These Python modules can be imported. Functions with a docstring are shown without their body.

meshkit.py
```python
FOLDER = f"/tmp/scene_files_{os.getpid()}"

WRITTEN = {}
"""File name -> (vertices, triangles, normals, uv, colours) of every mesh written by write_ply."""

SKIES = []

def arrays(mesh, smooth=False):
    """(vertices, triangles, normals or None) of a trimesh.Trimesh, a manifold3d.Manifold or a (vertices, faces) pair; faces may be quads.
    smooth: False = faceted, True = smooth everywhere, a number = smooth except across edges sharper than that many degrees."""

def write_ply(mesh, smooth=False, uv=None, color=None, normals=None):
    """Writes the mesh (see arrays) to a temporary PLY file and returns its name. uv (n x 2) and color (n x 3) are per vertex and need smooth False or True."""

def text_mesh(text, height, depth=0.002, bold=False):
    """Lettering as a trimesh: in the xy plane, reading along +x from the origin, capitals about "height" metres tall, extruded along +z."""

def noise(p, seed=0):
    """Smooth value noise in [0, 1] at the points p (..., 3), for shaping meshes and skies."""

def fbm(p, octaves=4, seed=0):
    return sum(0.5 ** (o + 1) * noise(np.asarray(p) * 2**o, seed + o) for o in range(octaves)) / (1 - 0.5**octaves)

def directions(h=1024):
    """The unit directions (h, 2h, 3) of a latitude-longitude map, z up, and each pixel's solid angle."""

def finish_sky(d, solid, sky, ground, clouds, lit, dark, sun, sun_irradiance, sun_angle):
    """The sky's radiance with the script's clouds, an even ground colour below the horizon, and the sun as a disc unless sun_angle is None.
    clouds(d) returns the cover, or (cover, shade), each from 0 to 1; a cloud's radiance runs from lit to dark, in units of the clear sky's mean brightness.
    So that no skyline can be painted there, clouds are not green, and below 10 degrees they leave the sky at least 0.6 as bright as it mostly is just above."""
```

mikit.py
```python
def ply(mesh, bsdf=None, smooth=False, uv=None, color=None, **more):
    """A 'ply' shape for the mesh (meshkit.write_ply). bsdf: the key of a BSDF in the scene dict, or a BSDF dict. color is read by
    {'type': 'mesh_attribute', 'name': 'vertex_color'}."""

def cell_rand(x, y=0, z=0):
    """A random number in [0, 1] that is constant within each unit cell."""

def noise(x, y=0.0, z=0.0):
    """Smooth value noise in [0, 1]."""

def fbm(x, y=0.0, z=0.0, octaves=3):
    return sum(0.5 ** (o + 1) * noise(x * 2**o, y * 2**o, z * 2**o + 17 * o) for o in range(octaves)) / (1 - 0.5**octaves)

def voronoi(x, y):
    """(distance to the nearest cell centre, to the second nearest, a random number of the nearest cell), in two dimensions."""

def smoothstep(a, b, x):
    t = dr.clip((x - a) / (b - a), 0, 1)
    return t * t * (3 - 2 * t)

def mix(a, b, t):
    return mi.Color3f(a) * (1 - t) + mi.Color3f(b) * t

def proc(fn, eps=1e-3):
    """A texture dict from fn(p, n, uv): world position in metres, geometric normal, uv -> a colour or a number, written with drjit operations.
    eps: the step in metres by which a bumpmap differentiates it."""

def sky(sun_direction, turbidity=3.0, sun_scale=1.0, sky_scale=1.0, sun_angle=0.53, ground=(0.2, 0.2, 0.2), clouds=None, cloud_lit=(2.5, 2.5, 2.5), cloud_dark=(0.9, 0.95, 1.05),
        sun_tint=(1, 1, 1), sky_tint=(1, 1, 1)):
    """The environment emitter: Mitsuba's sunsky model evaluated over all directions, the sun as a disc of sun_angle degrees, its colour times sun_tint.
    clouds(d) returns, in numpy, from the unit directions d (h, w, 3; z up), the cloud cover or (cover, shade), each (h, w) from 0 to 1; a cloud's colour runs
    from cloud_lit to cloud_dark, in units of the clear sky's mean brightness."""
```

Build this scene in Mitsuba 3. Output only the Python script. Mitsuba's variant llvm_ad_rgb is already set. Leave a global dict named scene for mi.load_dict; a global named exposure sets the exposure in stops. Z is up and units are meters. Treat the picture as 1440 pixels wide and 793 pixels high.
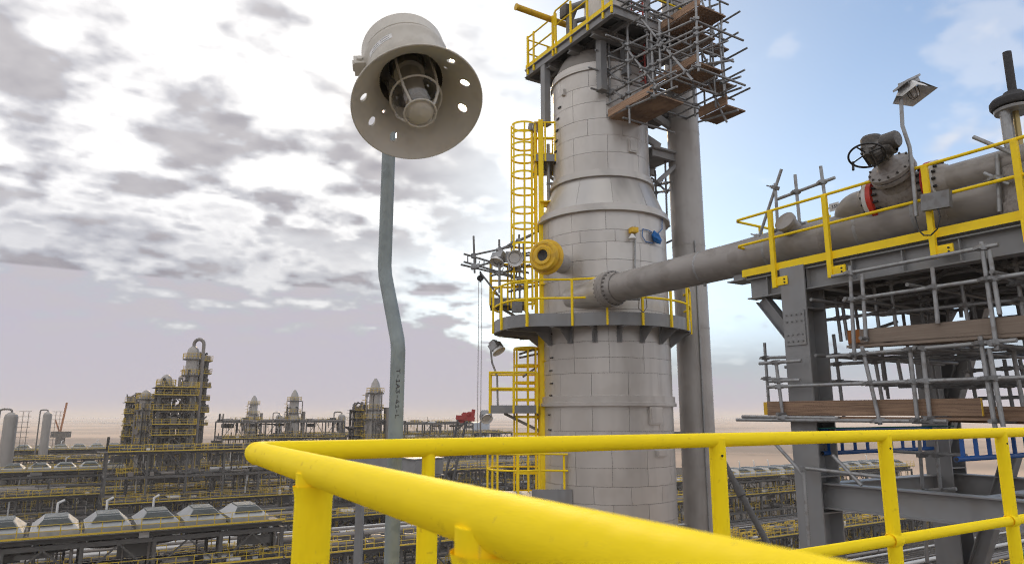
import math, random
import numpy as np, trimesh, manifold3d
import mitsuba as mi, drjit as dr
import mikit, meshkit

# ------------------------------------------------------------------ camera, sky, exposure
PITCH = math.radians(10.86)
FPX, CX, CY = 980.0, 720.0, 396.5            # focal length and centre, in the photograph's pixels
CP, SP = math.cos(PITCH), math.sin(PITCH)
T = mi.ScalarTransform4f
scene, labels = {}, {}
scene['camera'] = {'type': 'thinlens', 'fov': 2 * math.degrees(math.atan(720 / FPX)), 'fov_axis': 'x', 'aperture_radius': 0.0013, 'focus_distance': 5.5,
                   'near_clip': 0.02, 'far_clip': 40000.0,
                   'to_world': T().look_at(origin=[0, 0, 0], target=[0, CP, SP], up=[0, 0, 1]),
                   'medium': {'type': 'ref', 'id': 'air'}}
exposure = 2.35
SUN_AZ, SUN_EL = math.radians(-7.6), math.radians(25.4)
SUN = np.array([math.sin(SUN_AZ) * math.cos(SUN_EL), math.cos(SUN_AZ) * math.cos(SUN_EL), math.sin(SUN_EL)])


def clouds(d):
    x, y, z = d[..., 0], d[..., 1], np.maximum(d[..., 2], 0.0)
    sst = lambda a, b, v: (lambda t: t * t * (3 - 2 * t))(np.clip((v - a) / (b - a), 0, 1))
    zz = z + 0.20
    px, py = x / zz, y / zz
    c, s = math.cos(0.35), math.sin(0.35)
    st = lambda *q: np.stack([q[0], q[1], 0 * q[0] + q[2]], -1)
    w1 = meshkit.fbm(st(px * 1.3, py * 1.3, 3), 4, 5) - 0.5
    w2 = meshkit.fbm(st(px * 1.3, py * 1.3, 8), 4, 6) - 0.5
    qx, qy = px * c + py * s + 0.22 * w1, -px * s + py * c + 0.22 * w2
    n1 = meshkit.fbm(st(qx * 6.2 + 3.1, qy * 7.6, 0), 6, 11)
    n2 = meshkit.fbm(st(qx * 1.5 + .6, qy * 2.0 + 4, 7), 4, 23)
    n3 = meshkit.fbm(st(px * 17.0, py * 17.0, 9), 5, 31)
    ang = np.degrees(np.arccos(np.clip(d @ SUN, -1, 1)))
    az = np.degrees(np.arctan2(x, y))
    el = np.degrees(np.arcsin(z))
    west = sst(12, -12, az) * sst(-170, -120, az)
    veil = np.exp(-(ang / 26.0) ** 2) * (0.55 + 0.45 * west)
    veil = np.maximum(veil, 0.90 * sst(6, -14, az) * sst(-170, -120, az) * sst(62, 34, el))
    dens = n1 * 0.68 + n2 * 0.32 + (n3 - 0.5) * 0.17
    thr = 0.487 + 0.075 * (1 - west) - 0.035 * sst(-26, -38, az) * west + 0.02 * sst(20, 40, el) * sst(-30, -10, az)
    lowb0 = sst(16.0, 9.0, el + 4 * (n2 - 0.5))
    patch = (1 - 0.45 * lowb0) * sst(thr - 0.06, thr + 0.115, dens)
    lowbank = sst(17.0, 8.5, el + 13 * (n1 - 0.5) + 9 * (n2 - .5) + 5.0 * (n3 - 0.5) + 9.5 * (1 - west))
    haze = sst(12, 0, el)
    wisps = (0.06 + 0.5 * sst(0.46, 0.70, n3 * 0.35 + n2 * 0.65)) * (1 - 0.3 * west)
    glow = 0.16 * np.exp(-((el - 12) / 13) ** 2) * (1 - west)
    cover = np.maximum(np.maximum(veil, wisps + glow), np.maximum(patch * (0.35 + 0.63 * west), np.maximum(lowbank, haze)))
    shade = np.maximum(patch * (0.22 + 0.555 * west) * (0.86 + 0.4 * (n3 - 0.35) + 0.35 * (n2 - 0.45)), np.maximum(lowbank * (0.66 + 0.31 * west + 0.5 * (n1 - 0.5) * sst(3, 9, el)), 0.87 * haze))
    shade = np.clip(shade + 0.42 * (1 - west) * (1 - patch) * (1 - veil), 0, 1)
    # broken cloud added out of view, brightened to lift light on the foreground
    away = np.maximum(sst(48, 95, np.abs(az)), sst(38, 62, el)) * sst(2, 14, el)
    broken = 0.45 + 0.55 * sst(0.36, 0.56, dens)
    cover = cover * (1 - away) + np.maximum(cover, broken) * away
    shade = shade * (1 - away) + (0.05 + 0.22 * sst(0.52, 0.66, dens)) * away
    return np.clip(cover, 0, 1), shade


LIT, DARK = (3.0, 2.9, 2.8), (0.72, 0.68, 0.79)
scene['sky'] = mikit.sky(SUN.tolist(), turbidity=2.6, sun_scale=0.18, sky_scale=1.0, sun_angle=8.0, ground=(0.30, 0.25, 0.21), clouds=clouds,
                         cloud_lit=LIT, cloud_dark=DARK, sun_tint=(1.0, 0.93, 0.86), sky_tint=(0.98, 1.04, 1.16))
scene['air'] = {'type': 'homogeneous', 'albedo': {'type': 'rgb', 'value': [0.965, 0.94, 0.915]}, 'sigma_t': 0.00035}


# ------------------------------------------------------------------ measuring helpers
def ray(px, py):
    a, b = (px - CX) / FPX, (CY - py) / FPX
    return np.array([a, CP - b * SP, SP + b * CP])


def at(px, py, zc):
    return ray(px, py) * zc


def atz(px, py, z):
    d = ray(px, py)
    return d * (z / d[2])


def onplane(px, py, p0, n):
    d = ray(px, py)
    return d * (np.dot(p0, n) / np.dot(d, n))


TH = math.radians(32.0)
U = np.array([math.cos(TH), math.sin(TH), 0.0])
V = np.array([-math.sin(TH), math.cos(TH), 0.0])
Z3 = np.array([0, 0, 1.0])


def G(u, v, z=0.0):
    return U * u + V * v + Z3 * z


def unit(a):
    a = np.asarray(a, float)
    return a / np.linalg.norm(a)


def basis(axis, up=None):
    a = unit(axis)
    up = np.array([0, 0, 1.0]) if up is None else np.asarray(up, float)
    if abs(np.dot(a, unit(up))) > 0.98:
        up = np.array([0, 1.0, 0]) if abs(a[1]) < 0.9 else np.array([1.0, 0, 0])
    s = unit(np.cross(up, a))
    return s, np.cross(a, s), a             # side, up, along


# ------------------------------------------------------------------ mesh builder: every sharp edge has its own vertices
_BOXV = np.array([[x, y, z] for x in (-.5, .5) for y in (-.5, .5) for z in (-.5, .5)])
_BOXQ = [[0, 1, 3, 2], [4, 6, 7, 5], [0, 4, 5, 1], [2, 3, 7, 6], [0, 2, 6, 4], [1, 5, 7, 3]]
_BV = np.concatenate([_BOXV[q] for q in _BOXQ])
_BF = np.concatenate([[[4 * k, 4 * k + 1, 4 * k + 2], [4 * k, 4 * k + 2, 4 * k + 3]] for k in range(6)])


class MB:
    def __init__(s):
        s.v, s.f, s.n = [], [], 0

    def add(s, v, f):
        v = np.asarray(v, float)
        s.v.append(v)
        s.f.append(np.asarray(f, int) + s.n)
        s.n += len(v)
        return s

    def quadgrid(s, P, closed=False, flip=False):
        """P (m, n, 3): rows of points; closed joins the last column to the first."""
        m, n = P.shape[:2]
        i = np.arange(m - 1)[:, None]
        j = np.arange(n if closed else n - 1)[None]
        j1 = (j + 1) % n
        a, b, c, e = i * n + j, i * n + j1, (i + 1) * n + j1, (i + 1) * n + j
        f = np.concatenate([np.stack([a, b, c], -1).reshape(-1, 3), np.stack([a, c, e], -1).reshape(-1, 3)])
        return s.add(P.reshape(-1, 3), f[:, ::-1] if flip else f)

    def obox(s, c, ex, ey, ez):
        m = np.stack([np.asarray(ex, float), np.asarray(ey, float), np.asarray(ez, float)])
        f = _BF if np.linalg.det(m) > 0 else _BF[:, ::-1]
        return s.add(_BV @ m + np.asarray(c, float), f)

    def box(s, c, sx, sy, sz, x=None, y=None):
        x = U if x is None else x
        y = np.cross(Z3, x) if y is None else y
        return s.obox(c, x * sx, y * sy, Z3 * sz)

    def bar(s, p0, p1, w, h, up=None):
        p0, p1 = np.asarray(p0, float), np.asarray(p1, float)
        sd, u, a = basis(p1 - p0, up)
        return s.obox((p0 + p1) / 2, sd * w, u * h, p1 - p0)

    def ibeam(s, p0, p1, w, h, tf=None, tw=None, up=None):
        """h is measured along up, flanges are w wide."""
        tf, tw = tf or h * 0.07, tw or w * 0.06
        p0, p1 = np.asarray(p0, float), np.asarray(p1, float)
        sd, u, a = basis(p1 - p0, up)
        c, L = (p0 + p1) / 2, p1 - p0
        s.obox(c + u * (h - tf) / 2, sd * w, u * tf, L)
        s.obox(c - u * (h - tf) / 2, sd * w, u * tf, L)
        return s.obox(c, sd * tw, u * (h - 2 * tf), L)

    def tube(s, p0, p1, r, n=10, r1=None, caps=True):
        p0, p1 = np.asarray(p0, float), np.asarray(p1, float)
        r1 = r if r1 is None else r1
        sd, u, a = basis(p1 - p0)
        t = np.arange(n) * 2 * np.pi / n
        ring = np.cos(t)[:, None] * sd + np.sin(t)[:, None] * u
        s.quadgrid(np.stack([p0 + ring * r, p1 + ring * r1]), closed=True)
        if caps:
            for p, q, fl in ((p0, r, True), (p1, r1, False)):
                if q > 1e-6:
                    k = np.arange(n)
                    f = np.stack([np.full(n, n), k, (k + 1) % n], 1)
                    s.add(np.vstack([p + ring * q, [p]]), f[:, ::-1] if fl else f)
        return s

    def path(s, pts, r, n=10, closed=False, caps=True):
        """A round bar along points, mitred."""
        P = np.asarray(pts, float)
        m = len(P)
        d = np.roll(P, -1, 0) - P
        if not closed:
            d[-1] = d[-2]
        d /= np.linalg.norm(d, axis=1, keepdims=True)
        tang = d + np.roll(d, 1, 0)
        if not closed:
            tang[0], tang[-1] = d[0], d[-1]
        tang /= np.linalg.norm(tang, axis=1, keepdims=True)
        sd, u, _ = basis(d[0])
        t = np.arange(n) * 2 * np.pi / n
        rows = []
        for k in range(m):
            sd = sd - tang[k] * np.dot(sd, tang[k])
            sd /= np.linalg.norm(sd)
            u = np.cross(tang[k], sd)
            prev = d[k - 1] if (k or closed) else d[0]
            cosb = max(0.35, math.sqrt(max(0.0, (1 + float(np.dot(prev, d[k]))) / 2)))
            bend = d[k] - prev
            off = np.cos(t)[:, None] * sd + np.sin(t)[:, None] * u
            if np.linalg.norm(bend) > 1e-6:
                b = unit(bend - tang[k] * np.dot(bend, tang[k]))
                off = off + np.outer(off @ b, b) * (1 / cosb - 1)
            rows.append(P[k] + off * r)
        rows = np.array(rows)
        if closed:
            rows = np.concatenate([rows, rows[:1]])
        s.quadgrid(rows, closed=True)
        if caps and not closed:
            for k, fl in ((0, True), (m - 1, False)):
                i = np.arange(n)
                f = np.stack([np.full(n, n), i, (i + 1) % n], 1)
                s.add(np.vstack([rows[k], [P[k]]]), f[:, ::-1] if fl else f)
        return s

    def lathe(s, prof, o, axis, n=32, t0=0.0, t1=2 * math.pi, up=None):
        """prof: (r, z) pairs along the axis; corners sharper than 35 degrees get split."""
        o = np.asarray(o, float)
        sd, u, a = basis(axis, up)
        full = abs(t1 - t0 - 2 * math.pi) < 1e-9
        t = t0 + (t1 - t0) * np.arange(n if full else n + 1) / n
        ring = np.cos(t)[:, None] * sd + np.sin(t)[:, None] * u
        pr = np.asarray(prof, float)
        runs, cur = [], [0]
        for k in range(1, len(pr)):
            cur.append(k)
            if k < len(pr) - 1:
                e0, e1 = pr[k] - pr[k - 1], pr[k + 1] - pr[k]
                ca = np.dot(e0, e1) / (np.linalg.norm(e0) * np.linalg.norm(e1) + 1e-12)
                if ca < 0.82:
                    runs.append(cur)
                    cur = [k]
        runs.append(cur)
        for run in runs:
            s.quadgrid(np.stack([o + ring * pr[k, 0] + a * pr[k, 1] for k in run]), closed=full)
        return s

    def prism(s, poly, z0, z1, x=None, y=None, o=(0, 0, 0), z=None):
        """An extruded polygon: 2-D points in the frame x, y, from z0 to z1 along z."""
        x = np.array([1., 0, 0]) if x is None else x
        y = np.array([0, 1., 0]) if y is None else y
        z = np.cross(x, y) if z is None else z
        import shapely
        pg = poly if hasattr(poly, 'exterior') else shapely.Polygon(poly)
        m = trimesh.creation.extrude_polygon(pg, 1.0, engine='earcut')
        v = np.asarray(m.vertices)
        w = np.asarray(o, float) + v[:, :1] * x + v[:, 1:2] * y + (z0 + (z1 - z0) * v[:, 2:]) * z
        f = np.asarray(m.faces)
        return s.add(w[f].reshape(-1, 3), np.arange(len(f) * 3).reshape(-1, 3))     # faceted

    def mesh(s, m, smooth=None):
        v, f = np.asarray(m.vertices), np.asarray(m.faces)
        if smooth is None:
            return s.add(v[f].reshape(-1, 3), np.arange(len(f) * 3).reshape(-1, 3))
        m = trimesh.graph.smooth_shade(trimesh.Trimesh(v, f, process=True), angle=math.radians(smooth), facet_minarea=None)
        return s.add(np.asarray(m.vertices), np.asarray(m.faces))

    def ball(s, c, r, sub=2, sc=(1, 1, 1)):
        m = trimesh.creation.icosphere(subdivisions=sub, radius=r)
        return s.add(np.asarray(m.vertices) * np.asarray(sc) + np.asarray(c, float), m.faces)

    def arrays(s):
        return np.concatenate(s.v), np.concatenate(s.f)


# ------------------------------------------------------------------ scene entries
_used = {}


def numbered(name):
    k = _used.get(name)
    _used[name] = 0 if k is None else k + 1
    return name if k is None else f'{name}_{k + 1:03d}'


def thing(name, label, cat, group=None, kind=None):
    key = numbered(name)
    labels[key] = {'label': label, 'category': cat}
    if group:
        labels[key]['group'] = group
    if kind:
        labels[key]['kind'] = kind
    return key


def obj(name, mb, mat, parent=None, label=None, kind=None, cat=None, group=None):
    key = numbered(parent + '__' + name if parent else name)
    scene[key] = mikit.ply(mb.arrays() if isinstance(mb, MB) else mb, mat, smooth=True)
    d = {k: v for k, v in (('label', label), ('category', cat), ('group', group), ('kind', kind)) if v}
    if d:
        labels[key] = d
    return key


def struct(name, mb, mat, label):
    return obj(name, mb, mat, label=label, kind='structure')


# ------------------------------------------------------------------ materials
sm, fb, nz, mx = mikit.smoothstep, mikit.fbm, mikit.noise, mikit.mix


def mat(name, color, rough=0.5, metallic=0.0, vary=0.12, scale=3.0, dirt=0.0, dirtc=(0.22, 0.19, 0.16), spec=0.5, bump=0.0, bscale=30.0, streak=0.0):
    """A painted or bare metal surface: base colour with grain, soft blotches, dust and vertical streaks."""
    def fn(p, n, uv, color=color):
        k = fb(p.x * scale, p.y * scale, p.z * scale, 4)
        c = mi.Color3f(color) * (1 + vary * 2 * (k - 0.5))
        if streak:
            a = fb((p.x + p.y * 1.3) * scale * 3, (p.x - p.y) * scale, p.z * scale * 0.18, 3)
            c = c * (1 - streak * sm(0.45, 0.75, a))
        if dirt:
            k2 = fb(p.x * scale * 2.7 + 9, p.y * scale * 2.7, p.z * scale * 2.1, 4)
            c = mx(c, dirtc, dirt * sm(0.48, 0.72, k2))
        return c
    b = {'type': 'principled', 'base_color': mikit.proc(fn), 'roughness': rough, 'metallic': metallic, 'specular': spec}
    if bump:
        b = {'type': 'bumpmap', 'arbitrary': mikit.proc(lambda p, n, uv: fb(p.x * bscale, p.y * bscale, p.z * bscale, 3) * bump, eps=0.004), 'bsdf': b, 'scale': 1.0}
    scene[name] = {'type': 'twosided', 'bsdf': b}


def plain(name, color, rough=0.5, metallic=0.0, spec=0.5):
    scene[name] = {'type': 'twosided', 'bsdf': {'type': 'principled', 'base_color': {'type': 'rgb', 'value': list(color)}, 'roughness': rough, 'metallic': metallic, 'specular': spec}}


def yellow_fn(p, n, uv):
    k = fb(p.x * 9, p.y * 9, p.z * 9, 4)
    c = mi.Color3f(0.96, 0.73, 0.012) * (0.95 + 0.10 * k)
    d = fb(p.x * 55, p.y * 55, p.z * 55, 4)
    c = mx(c, (0.42, 0.24, 0.03), 0.35 * sm(0.68, 0.82, d))
    s = fb(p.x * 160, p.y * 160, p.z * 40, 2)
    return mx(c, (0.30, 0.22, 0.12), 0.28 * sm(0.78, 0.90, s))


scene['yellow_near'] = {'type': 'twosided', 'bsdf': {'type': 'bumpmap', 'arbitrary': mikit.proc(lambda p, n, uv: fb(p.x * 45, p.y * 45, p.z * 45, 3) * 0.0012, eps=0.002), 'scale': 1.0,
                        'bsdf': {'type': 'principled', 'base_color': mikit.proc(yellow_fn), 'roughness': 0.6, 'specular': 0.14}}}
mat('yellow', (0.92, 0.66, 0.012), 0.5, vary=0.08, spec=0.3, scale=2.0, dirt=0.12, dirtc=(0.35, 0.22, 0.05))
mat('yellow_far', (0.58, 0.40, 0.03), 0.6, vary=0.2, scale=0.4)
mat('ochre', (0.66, 0.41, 0.02), 0.5, vary=0.15, scale=3.0, dirt=0.4, dirtc=(0.30, 0.16, 0.03))
for i, c in enumerate([(0.52, 0.495, 0.468), (0.535, 0.51, 0.482), (0.50, 0.476, 0.45)]):
    mat('cladding' + ('' if i == 0 else f'_{i}'), c, 0.38, metallic=0.4, vary=0.07, scale=0.8, dirt=0.18, dirtc=(0.36, 0.325, 0.285), streak=0.14)
mat('cladding_cone', (0.50, 0.485, 0.465), 0.34, metallic=0.5, vary=0.08, scale=1.0, streak=0.1)
plain('joint', (0.24, 0.225, 0.21), 0.8)
mat('pipe_grey', (0.29, 0.272, 0.258), 0.42, metallic=0.1, vary=0.14, scale=1.5, dirt=0.5, dirtc=(0.20, 0.18, 0.165), streak=0.2)
mat('pipe_clad', (0.36, 0.345, 0.33), 0.42, metallic=0.2, vary=0.10, scale=1.0, dirt=0.3, dirtc=(0.27, 0.24, 0.22), streak=0.12)
mat('steel_paint', (0.225, 0.23, 0.238), 0.45, vary=0.12, scale=1.5, streak=0.15, dirt=0.35, dirtc=(0.22, 0.20, 0.18))
mat('steel_dark', (0.085, 0.083, 0.083), 0.6, vary=0.15, scale=1.5)
mat('galv', (0.30, 0.31, 0.32), 0.42, metallic=0.35, vary=0.18, scale=6.0, dirt=0.45, dirtc=(0.15, 0.12, 0.10))
mat('galv_dull', (0.20, 0.205, 0.21), 0.5, metallic=0.3, vary=0.18, scale=5.0, dirt=0.4, dirtc=(0.11, 0.09, 0.08))
mat('pole_grey', (0.235, 0.275, 0.285), 0.55, metallic=0.15, vary=0.2, scale=14.0, dirt=0.5, dirtc=(0.15, 0.18, 0.19))
mat('lamp_paint', (0.50, 0.475, 0.425), 0.42, vary=0.05, scale=12.0, dirt=0.15, dirtc=(0.28, 0.25, 0.20))
plain('wire', (0.16, 0.14, 0.12), 0.45, 0.4)
plain('black', (0.018, 0.018, 0.02), 0.45)
plain('rubber', (0.035, 0.035, 0.038), 0.7)
plain('white_plate', (0.62, 0.62, 0.62), 0.5)
plain('print', (0.05, 0.05, 0.06), 0.7)
plain('red', (0.50, 0.035, 0.02), 0.45)
plain('red_dull', (0.33, 0.045, 0.04), 0.55)
plain('valve_white', (0.55, 0.55, 0.54), 0.5)
plain('blue', (0.008, 0.075, 0.28), 0.5)
plain('tarp_blue', (0.01, 0.12, 0.38), 0.7)
plain('teal', (0.02, 0.16, 0.13), 0.6)
plain('rust', (0.30, 0.11, 0.03), 0.8)
plain('brass', (0.35, 0.27, 0.12), 0.4, 0.7)
mat('valve_grey', (0.25, 0.23, 0.215), 0.45, vary=0.12, scale=9.0, dirt=0.5, dirtc=(0.13, 0.11, 0.10))
mat('gear_dark', (0.06, 0.056, 0.052), 0.45, vary=0.2, scale=14.0, dirt=0.4, dirtc=(0.18, 0.15, 0.12))
mat('grating', (0.12, 0.125, 0.13), 0.6, vary=0.15, scale=2.0)


def wood_fn(dark):
    def fn(p, n, uv):
        a = p.x * U[0] * -1 + p.y * 0.4
        g = fb(p.x * 3 + p.z * 30, p.y * 3 - p.z * 18, p.z * 60, 4)
        k = nz(p.x * 2, p.y * 2, p.z * 5)
        c = mx((0.36 * dark, 0.235 * dark, 0.155 * dark), (0.20 * dark, 0.125 * dark, 0.085 * dark), sm(0.3, 0.75, g))
        return c * (0.8 + 0.4 * k)
    return fn


scene['wood'] = {'type': 'twosided', 'bsdf': {'type': 'principled', 'base_color': mikit.proc(wood_fn(0.74)), 'roughness': 0.8}}
scene['wood_pale'] = {'type': 'twosided', 'bsdf': {'type': 'principled', 'base_color': mikit.proc(wood_fn(1.15)), 'roughness': 0.8}}
scene['wood_grey'] = {'type': 'twosided', 'bsdf': {'type': 'principled', 'base_color': mikit.proc(lambda p, n, uv: mx((0.27, 0.215, 0.175), (0.16, 0.125, 0.10), fb(p.x * 3 + p.z * 30, p.y * 3 - p.z * 20, p.z * 55, 4))), 'roughness': 0.85}}
scene['glass'] = {'type': 'thindielectric', 'int_ior': 1.5}
plain('bulb_dusty', (0.30, 0.28, 0.25), 0.5)

# ------------------------------------------------------------------ ground
GZ = -32.0


def sand_fn(p, n, uv):
    a = fb(p.x * 0.004, p.y * 0.004, 1.0, 5)
    b = fb(p.x * 0.0008 + 5, p.y * 0.0022, 2.0, 4)
    c = mx((0.60, 0.46, 0.35), (0.46, 0.355, 0.275), sm(0.35, 0.7, a))
    c = mx(c, (0.22, 0.185, 0.16), 0.75 * sm(0.52, 0.66, b))
    c = mx(c, (0.55, 0.44, 0.34), 0.6 * sm(0.60, 0.72, fb(p.x * 0.0015 + 31, p.y * 0.004, 4.0, 3)))
    return c


scene['sand'] = {'type': 'twosided', 'bsdf': {'type': 'diffuse', 'reflectance': mikit.proc(sand_fn)}}
scene['yard'] = {'type': 'twosided', 'bsdf': {'type': 'diffuse', 'reflectance': mikit.proc(lambda p, n, uv: mx((0.065, 0.06, 0.055), (0.11, 0.10, 0.09), fb(p.x * 0.12, p.y * 0.12, 0.0, 4)))}}
rg = np.random.default_rng(4)
m = MB()
xs = np.concatenate([-np.geomspace(9000, 60, 26), np.linspace(-40, 40, 5), np.geomspace(60, 9000, 26)])
ys = np.concatenate([[-9000, -2000, -400], np.linspace(-100, 800, 12), np.geomspace(900, 9000, 40)])
gx, gy = np.meshgrid(xs, ys)
gz = GZ + np.where(np.hypot(gx, gy) > 650, 7.0 * (meshkit.fbm(np.stack([gx / 900, gy / 900, 0 * gx], -1), 4, 3) - 0.5) * np.clip((np.hypot(gx, gy) - 650) / 900, 0, 1.6), 0)
m.quadgrid(np.stack([gx, gy, gz], -1))
struct('ground', m, 'sand', 'pale pink desert sand flats reaching the hazy horizon')
m = MB()
P = [G(-240, -60, GZ + .012), G(330, -60, GZ + .012), G(330, 330, GZ + .012), G(-240, 330, GZ + .012)]
m.add(P, [[0, 1, 2], [0, 2, 3]])
struct('pavement', m, 'yard', 'dark grey gravel and concrete yard under the plant')

# ------------------------------------------------------------------ foreground guardrail
RZ, MZ, DZ = -0.083, -0.506, -1.2
C0 = np.array([-0.607, 1.676, 0.0])
cu, cv = float(C0 @ U), float(C0 @ V)
t = thing('guardrail', 'glossy yellow pipe guardrail with welded posts turning a corner close to the camera', 'railing')


NV = np.array([-0.477, 0.879, 0.0])           # the near run is not quite square to the far one


def bend_run(z, r, s_far, s_near, rad=0.055):
    a, b = C0 + U * rad, C0 - NV * rad
    pts = [C0 + U * s_far, C0 + U * 0.9]
    for k in range(0, 9):
        w = k / 8
        pts.append(a * (1 - w) ** 2 + 2 * C0 * w * (1 - w) + b * w ** 2)
    pts += [C0 - NV * 0.5, C0 - NV * 1.1, C0 - NV * s_near]
    return [p + Z3 * z for p in pts]


RR = 0.0241
m = MB()
m.path(bend_run(RZ, RR, 6.0, 3.2), RR, 28)
obj('top_rail', m, 'yellow_near', t)
m = MB()
w = C0 - NV * 0.082 + Z3 * RZ
m.lathe([(RR + .0002, -.0035), (RR + .0011, -.0015), (RR + .0011, .0015), (RR + .0002, .0035)], w, -NV, 28)     # weld bead at the elbow
obj('weld', m, 'yellow_near', t)
m = MB()
w = C0 + U * 0.082 + Z3 * RZ
m.lathe([(RR + .0002, -.0035), (RR + .0011, -.0015), (RR + .0011, .0015), (RR + .0002, .0035)], w, U, 28)
obj('weld', m, 'yellow_near', t)
m = MB()
m.path(bend_run(MZ, RR * .9, 6.0, 3.2), RR * .92, 20)
obj('mid_rail', m, 'yellow_near', t)
far_s, near_s = [0.453, 1.5626, 2.59, 3.62, 4.65, 5.7], [0.627, 1.235, 2.2, 3.1]
for k, s in enumerate(far_s):
    p = C0 + U * s
    m = MB()
    if k == 0:
        m.tube(p + Z3 * (RZ - .16), p + Z3 * RZ, .0175, 20)
        m.tube(p + Z3 * DZ, p + Z3 * (RZ - .16), .0275, 24)
        m.lathe([(.0276, -.012), (.0176, .006)], p + Z3 * (RZ - .158), Z3, 24)
    else:
        m.tube(p + Z3 * DZ, p + Z3 * (RZ + .006), .0285, 24)
    m.lathe([(.028, .030), (.0335, .018), (.0345, 0), (.0335, -.018), (.028, -.030)], p + Z3 * MZ, U, 18)
    m.box(p + Z3 * (DZ + .006), .12, .12, .012)
    q = obj('post', m, 'yellow_near', t)
    if k:
        b = MB()
        hp = p - V * .0270 - U * .009 + Z3 * (RZ - .052)
        b.tube(hp, hp - V * .0035, .0042, 12)
        obj('bolt', b, 'black', q)
    else:
        b = MB()
        b.lathe([(.0178, -.0025), (.0198, 0), (.0178, .0025)], p + Z3 * (RZ - .085), Z3, 20)
        b.bar(p + Z3 * (RZ - .085) + U * .018, p + Z3 * (RZ - .083) + U * .034, .003, .003)
        obj('wire_tie', b, 'wire', q)
for s in near_s:
    p = C0 - NV * s
    m = MB()
    m.tube(p + Z3 * DZ, p + Z3 * (RZ - .004), .0285, 28)
    m.lathe([(.0283, -.050), (.0292, -.0380), (.0325, -.0235)], p + Z3 * RZ, Z3, 28)                 # weld throat
    m.box(p + Z3 * (DZ + .006), .12, .12, .012)
    obj('post', m, 'yellow_near', t)
m = MB()
m.box(G(cu + 1.4, cv - 1.6, DZ - .025), 6.6, 3.4, .04)
m.ibeam(G(cu - 1.8, cv - .06, DZ - .16), G(cu + 4.6, cv - .06, DZ - .16), .12, .22)
m.ibeam(G(cu - 1.8, cv - 3.1, DZ - .16), G(cu + 4.6, cv - 3.1, DZ - .16), .12, .22)
obj('deck', m, 'grating', t)

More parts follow.
